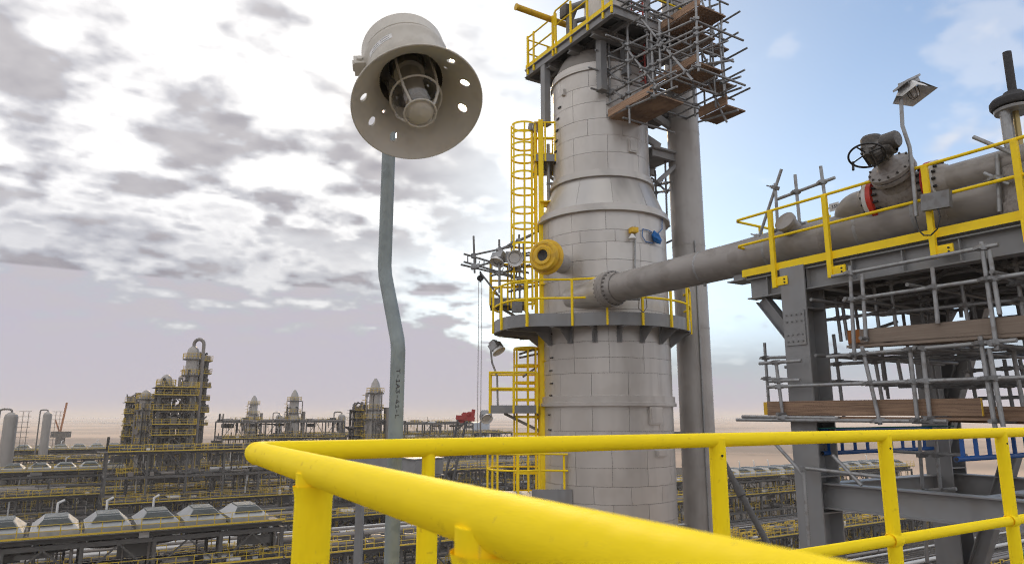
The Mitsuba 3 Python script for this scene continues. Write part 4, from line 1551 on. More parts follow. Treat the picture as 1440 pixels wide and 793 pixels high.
for q in (-1, 1):
    m = MB()
    m.tube(pp + EX * .045 * q, np.array([pp[0] + .045 * q, pp[1], GZ + 18]), .008, 6)
    obj('rope', m, 'wire', key)
key = thing('equipment_cabinet', 'small blue grey cabinet on the left side of the round platform', 'box')
m = MB()
m.obox(np.array([xe(727, 432, 19.6), 19.6, zof(0, 432, np.array([0, 19.6, 0]))]), EX * .30, EY * .2, Z3 * .30)
obj('cabinet', m, 'galv_dull', key)

# cables, cloth and lamp on the face of the column
p, nn, tn = on_col(889, 325, R1 + .06)
key = thing('column_lamp', 'small lamp with pale and yellow cover on a thin conduit up the column face', 'lamp')
m = MB()
m.obox(p + nn * .08, tn * .20, nn * .2, Z3 * .14)
obj('housing', m, 'ochre', key)
m = MB()
p2, n2, t2 = on_col(887, 336, R1 + .06)
m.lathe([(.03, .12), (.10, .0), (.11, -.02), (0, -.03)], p2 + n2 * .10, Z3, 16)
obj('shade', m, 'white_plate', key)
m = MB()
m.path([on_col(893, y, R1 + .05)[0] + on_col(893, y, R1 + .05)[1] * (.0 if y < 380 else .55) for y in (318, 350, 376, 402, 420)], .022, 8)
obj('conduit', m, 'galv', key)
key = thing('blue_cloth', 'crumpled bright blue cloth bundle tied high on the column face', 'cloth')
p, nn, tn = on_col(921, 335, R1 + .05)
m = trimesh.creation.icosphere(subdivisions=3, radius=1.0)
v = np.asarray(m.vertices)
k = meshkit.fbm(v * 2.2, 4, 3)[:, None]
v = v * (.55 + .9 * k)
w = p + nn * .05 + (v[:, :1] * tn * .17) + (v[:, 1:2] * nn * .09) + v[:, 2:] * Z3 * .15 - (v[:, :1] * Z3 * .06)
obj('cloth', MB().add(w, m.faces), 'tarp_blue', key)
m = MB()
m.path([on_col(x, y, R1 + .04)[0] for x, y in ((931, 300), (931, 322), (924, 330), (912, 324), (904, 322), (903, 332), (908, 340), (918, 342))], .012, 6)
obj('cord', m, 'tarp_blue', key)
key = thing('local_panel', 'small grey instrument box with curled cable on the handrail of the round platform', 'box')
p = rim(math.radians(281)) + Z3 * (PZ + .55)
m = MB()
m.obox(p + np.array([-.05, -.10, 0]), EX * .36, EY * .10, Z3 * .24)
obj('box', m, 'galv_dull', key)
m = MB()
m.path([p + np.array([.1, -.12, -.12]), p + np.array([.08, -.14, -.35]), p + np.array([.2, -.14, -.45]), p + np.array([.3, -.12, -.3]), p + np.array([.28, -.1, .1])], .012, 6)
obj('cable', m, 'wire', key)

# ------------------------------------------------------------------ top platform
TZ = 11.2
u0, u1, v0, v1 = -1.45, 1.7, -2.45, 1.94
key = thing('top_platform', 'steel platform with yellow handrail on legs above the head of the column', 'platform')
m = MB()
m.box(TR((u0 + u1) / 2, (v0 + v1) / 2, TZ - .02), u1 - u0 - .02, v1 - v0 - .02, .04)
obj('deck', m, 'grating', key)
for a, b in (((u0, v0), (u0, v1)), ((u1, v0), (u1, v1)), ((u0, v1), (u1, v1)), ((u0, v0), (u1, v0))):
    m = MB()
    m.ibeam(TR(*a, TZ - .19), TR(*b, TZ - .19), .14, .28)
    obj('edge_beam', m, 'steel_paint', key)
for v in (-1.5, -.4, .7):
    m = MB()
    m.ibeam(TR(u0, v, TZ - .34), TR(u1, v, TZ - .34), .2, .3)
    obj('cross_beam', m, 'steel_paint', key)
for u in (-.8, .3):
    m = MB()
    m.ibeam(TR(u, v0 + .1, TZ - .20), TR(u, v1 - .1, TZ - .20), .12, .2)
    obj('joist', m, 'steel_paint', key)
for u, v, z in ((-1.40, .92, 8.9), (-1.0, -1.35, 9.2), (1.0, -1.3, 9.2), (1.2, 1.2, 9.0), (-.2, -1.5, ZTOP - .4), (-.6, .2, ZTOP - .2)):
    m = MB()
    m.box(TR(u, v, (z + TZ - .3) / 2), .22, .22, TZ - .3 - z)
    m.box(TR(u, v, z - .01), .26, .26, .03)
    obj('leg', m, 'steel_paint', key)
m = MB()
m.obox(TR(u0 - .02, (v0 + v1) / 2, TZ + .06), U * .012, V * (v1 - v0), Z3 * .13)
m.obox(TR((u0 + u1) / 2, v1 + .02, TZ + .06), U * (u1 - u0), V * .012, Z3 * .13)
obj('toe_plate', m, 'yellow', key)
for nm, h in (('top_rail', 1.08), ('mid_rail', .58)):
    m = MB()
    m.path([TR(.2, v1, TZ + h), TR(u0 + .05, v1, TZ + h), TR(u0, v1 - .05, TZ + h), TR(u0, .35, TZ + h)], .026, 10)
    obj(nm, m, 'yellow', key)
    m = MB()
    m.path([TR(u0 - .03, .30, TZ + h - .35), TR(u0 - .03, .30, TZ + h + .06), TR(u0 - .03, .22, TZ + h + .12), TR(u0 - .03, v0, TZ + h + .12), TR(1.2, v0 - .03, TZ + h + .12)], .026, 10)
    obj(nm, m, 'yellow', key)
for v in (1.8, 1.45, .38, .22, -.55, -1.35, -2.05, -2.42):
    m = MB()
    m.box(TR(u0 - .035, v, TZ + .42), .05, .06, 1.36)
    obj('rail_post', m, 'yellow', key)
for u in (-1.35, -.55, .2, .9):
    m = MB()
    m.box(TR(u, v1 + .04, TZ + .45), .06, .05, 1.28)
    obj('rail_post', m, 'yellow', key)
key = thing('davit_beam', 'yellow round beam sticking out to the left from the top platform', 'beam')
m = MB()
pE = at(806, 39, 22.4)
pS = pE - U * 2.15
m.tube(pS, pE + U * 1.2, .095, 18)
m.lathe([(.095, 0), (.105, .0), (.105, .03), (.03, .035), (0, .035)], pS, -U, 18)
obj('beam', m, 'ochre', key)
for s in (.1, 1.0):
    m = MB()
    q = pE + U * s
    m.box(q + Z3 * (TZ - q[2]) / 2, .16, .16, q[2] - TZ)
    obj('beam_stand', m, 'steel_paint', key)
key = thing('drum_vessel', 'pale rounded vessel with grey pipework standing on the top platform', 'vessel')
m = MB()
o = TR(-.35, -.85, TZ)
m.lathe([(.0, 0), (.62, .0), (.66, .1), (.66, 1.9), (.5, 2.3), (0, 2.5)], o, Z3, 28)
obj('vessel', m, 'cladding_1', key)
m = MB()
m.path([TR(-1.1, .0, TZ), TR(-1.1, .0, TZ + .9), TR(-1.1, -.25, TZ + 1.2), TR(-.8, -.7, TZ + 1.25)], .12, 14)
m.path([TR(-1.2, -.4, TZ), TR(-1.2, -.4, TZ + .6), TR(-.9, -.6, TZ + .7)], .07, 12)
obj('side_pipe', m, 'galv_dull', key)
m = MB()
m.box(TR(-1.2, .05, TZ + 1.15), .24, .34, .36)
obj('instrument', m, 'gear_dark', key)

# scaffold round the riser's head
F1, F2, F4 = TR(-.75, 0), TR(.9, 0), TR(2.05, 0)
key = thing('head_scaffold', 'dense grey tube scaffold with timber platforms round the head of the riser pipe', 'scaffold')
ln = []
for a, b in (((881.6, 20), (885.6, 174)), ((915.6, 47), (919.6, 138)), ((978, -6), (982, 101)), ((927, 30), (928.5, 101)), ((838.5, 42), (842, 182)), ((860, 42), (922, 120)), ((902, 28), (974, 113)),
             ((841, 84), (912, 49)), ((841, 106), (987, 38)), ((826, 160), (951, 100)), ((842, 168), (862, 158)), ((862, 161), (952, 122)), ((919, 125), (984, 92)), ((928, 50), (979, 27)), ((860, 130), (925, 96)),
             ((850, 97), (878, 118)), ((853, 121), (876, 138)), ((846, 60), (846.5, 80)), ((925, 22), (975, 0)), ((930, 72), (990, 44)), ((905, 98), (1000, 52)), ((861, 20), (915, -4)), ((850, 52), (900, 26))):
    ln.append((a, b, F1, U))
for a, b in (((951, 84), (1023, 58)), ((960, 95), (1030, 85)), ((940, 40), (1004, 14)), ((944, -4), (946, 60)), ((962, -4), (965, 62)), ((880, 20), (950, -10)), ((890, 40), (968, 4)), ((895, 8), (940, 40)),
             ((872, 6), (935, 52)), ((900, 0), (960, 52)), ((888, 60), (930, 40)), ((870, 100), (925, 74)), ((866, 60), (868, 112)), ((900, 60), (902, 130))):
    ln.append((a, b, F2, U))
for a, b in (((1010, 33), (1019, 137)), ((999.6, 8), (999, 96)), ((1016, 117), (1042, 108)), ((1004, 137), (1043, 123.5)), ((982, 172), (1038, 155)), ((985, -4), (1004, 48)), ((1000, 92), (1031, 84)), ((996, 72), (1018, 66)),
             ((990, 34), (1004, 30)), ((975, 50), (1000, 100)), ((985, 95), (1012, 150)), ((1012, 152), (1022, 172)), ((1016, 20), (1012, 60)), ((980, 120), (1020, 112)), ((970, 20), (1010, 6))):
    ln.append((a, b, F4, U))
scaffold(key, ln, r=.031)
for px, py, pl_ in ((884, 168, F1), (918, 132, F1), (981, 96, F1), (928, 98, F1), (979, 30, F1), (884, 112, F1), (918, 60, F1)):
    p0 = onplane(px, py, pl_, U)
    m = MB()
    m.tube(p0 - U * .2, p0 + U * 1.75, .030, 8)
    obj('tube', m, 'galv_dull', key)


def deckboards(a, b, pp, depth, n, mt, face=True, h=.22):
    p0, p1 = onplane(*a, pp, U), onplane(*b, pp, U)
    p1 = p0 + N * float((p1 - p0) @ N)
    for k in range(n):
        m = MB()
        q = U * (depth * (k + .5) / n)
        m.obox((p0 + p1) / 2 + q, p1 - p0, U * (depth / n - .012), Z3 * .042)
        obj('board', m, mt if (k % 3) else 'wood', key)
    if face:
        m = MB()
        m.obox((p0 + p1) / 2 - U * .03 + Z3 * (h / 2 + .02), (p1 - p0), U * .04, Z3 * h)
        obj('toe_board', m, 'wood_pale' if mt == 'wood' else mt, key)


deckboards((857, 166), (920, 137), F1, 1.1, 5, 'wood')
deckboards((922, 121), (982, 92), TR(.35, 0), 1.0, 5, 'wood')
deckboards((927, 46), (986, 19), TR(.35, 0), 1.0, 5, 'wood')
deckboards((930, 77), (982, 52), TR(.9, 0), .7, 3, 'wood_grey', face=False)
deckboards((984, 167), (1024, 150), TR(2.1, 0), .75, 4, 'wood', h=.3)
deckboards((984, 126), (1010, 114), TR(2.1, 0), .7, 3, 'wood_grey')
deckboards((984, 72), (1003, 62), TR(2.1, 0), .7, 3, 'wood_grey')
zlo = zof(0, 128, TR(.4, -2.6))
for u in (-.7, .15, 1.0, 1.9, 2.35):
    for v in (-1.35, -2.15, -2.95):
        if u > 1.2 and v > -1.6:
            continue
        m = MB()
        z0 = zlo - (.4 if u > 1.5 else .2) + .25 * rgs.random()
        m.tube(TR(u, v, z0), TR(u + .02, v + .03, 15.5), .030, 8)
        obj('tube', m, 'galv' if rgs.random() < .5 else 'galv_dull', key)
for k, z in enumerate(np.arange(zlo + .1, 14.6, .62)):
    for v in (-1.32, -2.12, -2.98):
        m = MB()
        e0, e1 = -1.0 - .5 * rgs.random(), 2.5 + .35 * rgs.random()
        m.tube(TR(e0, v, z + .05), TR(e1, v, z + .05), .030, 8)
        obj('tube', m, 'galv_dull' if (k + int(-v)) % 2 else 'galv', key)
    for u in (-.73, 1.03, 1.93, 2.38):
        if rgs.random() < .8:
            m = MB()
            m.tube(TR(u, -.9 + .4 * rgs.random() - (.3 if u > 1.5 else 0), z), TR(u, -3.3 - .5 * rgs.random(), z), .030, 8)
            obj('tube', m, 'galv' if (k + int(u)) % 2 else 'galv_dull', key)
for u, v, z in [(u, v, z + .02) for z in np.arange(zlo + .1, 14.6, .62) for u in (-.7, 1.0, 1.9) for v in (-2.15, -2.95)]:
    m = MB()
    coupler(m, TR(u, v, z), Z3)
    obj('coupler', m, 'galv_dull', key)
# red ladder inside the scaffold
t = thing('red_ladder', 'red metal ladder standing inside the scaffold between column and riser pipe', 'ladder')
PR_ = TR(.4, 0)
pts = [(889.5, 30, 892, 128), (906.5, 26, 907.8, 119)]
st = []
for x0, y0, x1, y1 in pts:
    p0, p1 = onplane(x0, y0, PR_, U), onplane(x1, y1, PR_, U)
    p0 = np.array([p1[0], p1[1], p0[2] + 1.4])
    m = MB()
    m.tube(p0, p1, .03, 8)
    obj('stile', m, 'red_dull', t)
    st.append((p0, p1))
for k in range(11):
    w = (k + .5) / 11
    m = MB()
    m.tube(st[0][0] * (1 - w) + st[0][1] * w, st[1][0] * (1 - w) + st[1][1] * w, .018, 6)
    obj('rung', m, 'red_dull', t)
# steel between column and riser under the scaffold
t = thing('riser_support', 'dark steel bracket platform between the column neck and the riser pipe', 'bracket')
zc_ = zof(0, 222, TR(1.9, -.3))
m = MB()
m.box(TR(1.9, -.3, zc_), 1.3, 1.5, .06)
for v in (-.95, .35):
    m.ibeam(TR(R2 - .2, v, zc_ - .16), TR(2.6, v, zc_ - .16), .14, .26)
    m.bar(TR(R2 - .05, v, zc_ - 1.1), TR(2.4, v, zc_ - .25), .1, .12)
obj('bracket', m, 'steel_paint', t)
zc2 = zof(0, 170, TR(1.9, -.3))
for v in (-.8, .3):
    m = MB()
    m.bar(TR(R2 - .2, v, zc2), TR(2.8, v, zc2 - .5), .12, .22)
    obj('strut', m, 'steel_paint', t)
m = MB()
m.box(TR(2.0, -.3, zc2 + .25), .9, 1.0, .5)
obj('guide_box', m, 'steel_dark', t)
t = thing('rear_scaffold', 'narrow scaffold tower glimpsed between the column and the riser pipe', 'scaffold')
scaffold(t, [(a, b, TR(2.0, 1.2), U, 'galv_dull') for a, b in (((921, 240), (924, 300)), ((935, 215), (938, 310)), ((915, 262), (945, 256)), ((917, 272), (942, 268)), ((916, 250), (938, 270)), ((930, 345), (945, 338)), ((928, 322), (942, 318)))])

# ------------------------------------------------------------------ the plant beyond
mat('far_steel', (0.095, 0.09, 0.085), 0.6, vary=0.2, scale=0.3)
mat('far_dark', (0.055, 0.052, 0.05), 0.7, vary=0.3, scale=0.3)
mat('far_pipe', (0.20, 0.18, 0.165), 0.45, metallic=0.2, vary=0.25, scale=0.3)
mat('far_pale', (0.55, 0.54, 0.52), 0.4, metallic=0.2, vary=0.15, scale=0.4)
mat('far_hood', (0.36, 0.375, 0.375), 0.35, metallic=0.45, vary=0.12, scale=0.5, dirt=0.25, dirtc=(0.30, 0.29, 0.27))
mat('far_hood_1', (0.30, 0.315, 0.32), 0.4, metallic=0.4, vary=0.16, scale=0.5, dirt=0.45, dirtc=(0.25, 0.225, 0.19))
mat('far_hood_2', (0.40, 0.40, 0.385), 0.38, metallic=0.4, vary=0.14, scale=0.6, dirt=0.35, dirtc=(0.24, 0.235, 0.225))
mat('far_hood_slat', (0.16, 0.18, 0.185), 0.4, metallic=0.4, vary=0.15, scale=0.8)
mat('far_clad', (0.33, 0.31, 0.29), 0.4, metallic=0.3, vary=0.15, scale=0.3)
rgf = np.random.default_rng(77)


def gb(mb, u0, u1, v0, v1, z0, z1):
    mb.obox(G((u0 + u1) / 2, (v0 + v1) / 2, (z0 + z1) / 2), U * (u1 - u0), V * (v1 - v0), Z3 * (z1 - z0))


def railing(key, u0, u1, v, z, h=1.1, along='u', step=1.6):
    m = MB()
    g = (lambda a: G(a, v, 0)) if along == 'u' else (lambda a: G(v, a, 0))
    for dz in (h, h * .52, .08):
        d = .05 if dz > .1 else .16
        m.bar(g(u0) + Z3 * (z + dz), g(u1) + Z3 * (z + dz), .05, d, Z3)
    for a in np.arange(u0, u1 + .01, step):
        m.bar(g(a) + Z3 * z, g(a) + Z3 * (z + h), .06, .06)
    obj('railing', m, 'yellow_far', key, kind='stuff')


def pipe_rack(lbl, u0, u1, v0, v1, levels, bay=6.0, rails=(), pipes=7, braces=True, dense=1.0, zbot=GZ, cat='pipe rack', name='pipe_rack', fit=1.0, group=None, topdeck=False):
    """Columns, beams at each level, pipes lying along it, walkways with yellow railings, small fittings."""
    key = thing(name, lbl, cat, group)
    us = np.linspace(u0, u1, max(2, int(round((u1 - u0) / bay)) + 1))
    top = max(levels)
    for u in us:
        for v in (v0, v1):
            m = MB()
            gb(m, u - .17, u + .17, v - .17, v + .17, zbot, top)
            obj('column', m, 'far_steel', key)
    for z in levels:
        for v in (v0, v1):
            m = MB()
            gb(m, u0, u1, v - .11, v + .11, z - .42, z)
            obj('beam', m, 'far_steel', key)
        m = MB()
        for u in us:
            gb(m, u - .1, u + .1, v0, v1, z - .35, z - .02)
            for q in np.arange(u + 1.5, min(u + bay, u1) - .5, 1.5):
                gb(m, q - .05, q + .05, v0, v1, z - .2, z - .02)
        obj('cross_beams', m, 'far_steel', key, kind='stuff')
    if braces:
        lv = sorted(levels)
        for i, u in enumerate(us[:-1]):
            if rgf.random() < .6:
                zl, zh = (lv[-2] if len(lv) > 1 else zbot), lv[-1]
                m = MB()
                mid = (us[i] + us[i + 1]) / 2
                m.bar(G(us[i], v0 - .02, zl), G(mid, v0 - .02, zh - .4), .16, .16)
                m.bar(G(us[i + 1], v0 - .02, zl), G(mid, v0 - .02, zh - .4), .16, .16)
                obj('brace', m, 'far_steel', key)
    sets = {k: MB() for k in ('far_pipe', 'far_dark', 'far_pale', 'far_steel')}
    for z in levels:
        v = v0 + .5
        while v < v1 - .3:
            r = float(rgf.choice([.08, .12, .16, .22, .30, .42], p=[.22, .24, .22, .16, .10, .06]))
            v += r + .08
            if v > v1 - .2:
                break
            if rgf.random() < min(.95, pipes / 9):
                a = u0 + (0 if rgf.random() < .6 else rgf.random() * .6 * (u1 - u0))
                b = u1 if rgf.random() < .6 else a + (u1 - a) * (.3 + .7 * rgf.random())
                mt = str(rgf.choice(['far_pipe', 'far_dark', 'far_pale', 'far_steel'], p=[.40, .33, .12, .15]))
                pts = [G(a, v, z + r), G(b, v, z + r)]
                if rgf.random() < .35:
                    pts.append(G(b, v, z - rgf.random() * 4 - 1))
                if rgf.random() < .3:
                    pts.insert(0, G(a, v, z + r + 1 + rgf.random() * 1.5))
                sets[mt].path(pts, r, 7, caps=True)
            v += r + .1
    # fittings: drops, valves, boxes, trays
    nf = int((u1 - u0) * len(levels) * 1.9 * fit)
    yl = MB()
    sets2 = MB()
    for _ in range(nf):
        z = float(rgf.choice(levels))
        u, v = rgf.uniform(u0, u1), rgf.uniform(v0, min(v1, v0 + 4.5))
        k = rgf.random()
        mt = str(rgf.choice(['far_pipe', 'far_dark', 'far_pale', 'far_steel'], p=[.35, .33, .12, .20]))
        if k < .42:
            r = rgf.uniform(.05, .16)
            hgt = rgf.uniform(1, 4)
            pts = [G(u, v, z - hgt), G(u, v, z)]
            if rgf.random() < .6:
                pts.append(G(u + rgf.uniform(-2, 2), v, z + .01))
            sets[mt].path(pts, r, 6)
        elif k < .64:
            s = rgf.uniform(.25, .9, 3)
            gb(sets[mt], u - s[0] / 2, u + s[0] / 2, v - s[1] / 2, v + s[1] / 2, z, z + s[2])
        elif k < .76:
            r = rgf.uniform(.2, .55)
            L_ = rgf.uniform(1, 3.2)
            sets[mt].tube(G(u, v, z + r), G(u + L_, v, z + r), r, 10)
        else:
            e1 = u + rgf.uniform(.6, 2.6)
            for dz in (.55, 1.1):
                gb(yl, u, e1, v - .03, v + .03, z + dz - .03, z + dz + .03)
            gb(yl, e1, e1 + .06, v - .03, v + .03, z, z + 1.1)
            gb(yl, u, u + .07, v - .05, v + .05, z - rgf.uniform(1, 4), z + 1.2)
    for k, mm in sets.items():
        if mm.n:
            obj('pipework', mm, k, key, kind='stuff')
    if yl.n:
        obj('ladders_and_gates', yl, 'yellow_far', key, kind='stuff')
    for z in rails:
        m = MB()
        gb(m, u0, u1, v0 - 1.1, v0 - .1, z - .08, z)
        obj('walkway', m, 'far_steel', key)
        railing(key, u0, u1, v0 - 1.05, z)
    # stairs and vertical members in the depth of the rack
    for _ in range(int((u1 - u0) * .8)):
        u, v = rgf.uniform(u0, u1), rgf.uniform(v0, v1)
        zt_ = float(rgf.choice(levels))
        gb(sets2, u - .06, u + .06, v - .06, v + .06, zt_ - rgf.uniform(2, 6), zt_ + rgf.uniform(0, 1.5))
        gb(sets2, u - 1.5, u + 1.5, v - .05, v + .05, zt_ - rgf.uniform(.8, 2), zt_ - .7)
    obj('secondary_steel', sets2, 'far_steel', key, kind='stuff')
    if topdeck:
        m = MB()
        gb(m, u0, u1, v0, v1, top + .01, top + .07)
        obj('deck', m, 'far_steel', key)
    return key


def hood(lbl, u, v, z, w, d, h=.85, group=None, slats=5):
    """One air cooler bay: sloping sheet metal hood with a louvred top."""
    key = thing('air_cooler', lbl, 'air cooler', group)
    m = MB()
    iw, idp = w * .22, d * .26
    b = [G(u, v, z), G(u + w, v, z), G(u + w, v + d, z), G(u, v + d, z)]
    q = [G(u + iw, v + idp, z + h), G(u + w - iw, v + idp, z + h), G(u + w - iw, v + d - idp, z + h), G(u + iw, v + d - idp, z + h)]
    for k in range(4):
        a, c = k, (k + 1) % 4
        m.add([b[a], b[c], q[c], q[a]], [[0, 1, 2], [0, 2, 3]])
    m.add(q, [[0, 1, 2], [0, 2, 3]])
    gb(m, u - .03, u + w + .03, v - .03, v + .03, z - .5, z + .02)
    gb(m, u - .03, u + w + .03, v + d - .03, v + d + .03, z - .5, z + .02)
    gb(m, u - .03, u + .03, v + .03, v + d - .03, z - .5, z + .02)
    gb(m, u + w - .03, u + w + .03, v + .03, v + d - .03, z - .5, z + .02)
    obj('hood', m, ['far_hood', 'far_hood_1', 'far_hood_2'][int(rgf.integers(3))], key)
    for k in range(slats):
        m = MB()
        w0 = .42 + .56 * k / slats
        for side in (0, 1):                              # louvres step up the front and the back slope
            vv = v + idp * w0 if side == 0 else v + d - idp * w0
            c = G(u + w / 2, vv + (-.05 if side == 0 else .05), z + h * w0 + .05)
            m.obox(c, U * (w - 2 * iw * w0 - .3), V * .26 + Z3 * .06 * (1 if side else -1), Z3 * .10)
        vv = v + idp + (d - 2 * idp) * (k + .5) / slats
        m.obox(G(u + w / 2, vv, z + h + .07), U * (w - 2 * iw - .2), V * (d - 2 * idp) / slats * .7, Z3 * .13)
        obj('louvre_slat', m, 'far_hood_slat', key, kind='stuff')
    m = MB()
    if rgf.random() < .4:
      m.path([G(u + w / 2, v + d - .6, z + h * .5), G(u + w / 2, v + d - .6, z + h + .9), G(u + w / 2 + .5, v + d, z + h + 1.1)], .12, 7)
      obj('vent_pipe', m, 'far_pale', key)
    return key


ordn = ['first', 'second', 'third', 'fourth', 'fifth', 'sixth', 'seventh', 'eighth', 'ninth', 'tenth', 'eleventh', 'twelfth', 'thirteenth', 'fourteenth']


def cooler_row(rowname, lbl, u0, n, pitch, v0, d, z, levels, rails, gaps=(), hd=None, slats=5, ord0=0, fit=1.0, pipes=6):
    key = pipe_rack(lbl, u0 - 1, u0 + n * pitch + 1, v0, v0 + d + 1.5, levels, rails=rails, name='cooler_rack', cat='cooler rack', fit=fit, pipes=pipes)
    railing(key, u0 - 1, u0 + n * pitch + 1, v0 - .9, z - .45)
    m = MB()
    gb(m, u0 - 1, u0 + n * pitch + 1, v0 - 1, v0 + .2, z - .56, z - .46)
    gb(m, u0 - 1, u0 + n * pitch + 1, v0 + .2, v0 + d + 1.5, z - 1.1, z - .62)
    obj('deck', m, 'far_steel', key)
    for k in range(n):
        if k in gaps:
            continue
        c = G(u0 + (k + .5) * pitch, v0 + d / 2, 0)
        m = MB()
        m.lathe([(pitch * .40, z - 2.1), (pitch * .36, z - 1.7), (pitch * .36, z - 1.1)], c, Z3, 20)
        obj('fan_ring', m, 'far_dark', key)
        if not 0 <= k - ord0 < 14:
            continue                                     # outside the picture or behind the column
        hood(f'{ordn[k - ord0]} grey air cooler hood from the left in {rowname}', u0 + k * pitch + .12, v0 + .25, z, pitch - .5, d, slats=slats,
             group=f'air cooler hoods in {rowname}')
    return key


# front cooler row, lower left
cooler_row('the front row', 'near rack carrying the front row of air cooler hoods, lower left', -14.6, 8, 4.2, 77.2, 6.6, -10.1, [-11.3, -14.4, -18.2, -23], [-14.2], slats=5, ord0=2)
pipe_rack('low rack with pale pipes and yellow walkway right of the front cooler row', 20.5, 47, 78.0, 88.0, [-14.6, -18.0, -22], rails=[-14.4], pipes=7, fit=1.6)
pipe_rack('low dark rack packed with pipes just behind the front cooler row', -30, 52, 92, 104, [-16.2, -19.5, -24], rails=[-16.0], pipes=7, fit=1.3)
pipe_rack('long braced rack with yellow topped walkways below the tall twin towers', 6, 36, 134, 142, [-5.9, -9.8, -14.0, -18.5], rails=[-5.8, -14.0], pipes=6, fit=1.5)
pipe_rack('deep pipe rack in the gap behind the braced rack', -30, 66, 112, 128, [-15.8, -19, -23], rails=[-15.6], pipes=7, fit=1.0)
cooler_row('the middle row', 'rack carrying the middle row of air cooler hoods at the left edge', -28, 9, 4.4, 172, 6.5, -10.4, [-11.8, -14.6, -17.6, -20.6, -24], [-14.4], slats=4, ord0=3, fit=1.6)
cooler_row('the far row', 'distant rack carrying the far row of air cooler hoods', -40, 14, 4.6, 248, 6.5, -9.2, [-10.6, -14.5, -19], [-14.3], slats=2, fit=1.2, pipes=7)
pipe_rack('wide rack between the middle and far cooler rows', -40, 60, 205, 222, [-12.6, -16.5, -21], rails=[-12.4], fit=1.3)
pipe_rack('tall rack with a pale pipe along its top, far left of the lamp pole', 38, 74, 218, 230, [-1.6, -6.5, -11, -16], rails=[-6.4], pipes=8, fit=1.6, topdeck=True)
pipe_rack('tall rack with a pale pipe along its top behind the lamp pole', 80, 118, 214, 226, [-2.4, -7, -12, -17], rails=[-7], pipes=8, fit=1.6, topdeck=True)
pipe_rack('mid distance rack with yellow rails behind the tall twin towers', 30, 84, 176, 188, [-8.5, -12.5, -16.5], rails=[-8.3, -12.3], pipes=7, fit=1.5)
pipe_rack('rack crowded with small pipes left of the column foot', 40, 92, 122, 134, [-10.2, -13.5, -17, -21], rails=[-10, -17], pipes=7, fit=1.8)
pipe_rack('rack of dark pipes low between the lamp pole and the column', 52, 88, 84, 98, [-13.5, -17, -21, -25], rails=[-13.3, -21], pipes=7, fit=1.8)
pipe_rack('dark low rack filling the ground between the braced rack and the tower group', -30, 60, 146, 166, [-13.5, -17.5, -22], rails=[-13.3], pipes=8, fit=1.4)
pipe_rack('dark low rack between the middle cooler row and the wide rack', -45, 40, 186, 202, [-12.2, -16.5, -21], rails=[-12.0], pipes=8, fit=1.2)
pipe_rack('low rack before the far cooler row', -50, 50, 228, 244, [-11.5, -16, -21], rails=[-11.3], pipes=8, fit=1.0)
pipe_rack('low distant rack beyond the pale topped racks behind the lamp pole', 60, 150, 240, 256, [-6.5, -11, -16], rails=[-6.3], pipes=8, fit=1.2)
pipe_rack('dark rack under the mid distance rack left of the lamp pole', 62, 130, 150, 170, [-11.8, -15.5, -20], rails=[-11.6], pipes=8, fit=1.5)
pipe_rack('far rack behind the foot of the column', 120, 176, 196, 208, [-8, -12, -17], rails=[-8], pipes=7, fit=1.4)
cooler_row('the right row', 'rack carrying the row of air cooler hoods right of the riser pipe', 96, 17, 4.6, 97, 6.6, -11.4, [-12.6, -15.4, -18.4, -21.6, -25], [-15.2], slats=4, fit=1.7, ord0=3)
pipe_rack('low rack with yellow walkway in front of the right cooler row', 78, 150, 74, 88, [-18.2, -21.5, -25.5], rails=[-18.0], pipes=6, fit=3.6)
pipe_rack('dense pale pipe rack under the valve deck frame', 70, 140, 44, 66, [-19.8, -22.5, -26], rails=[-19.6], pipes=6, fit=4.0)


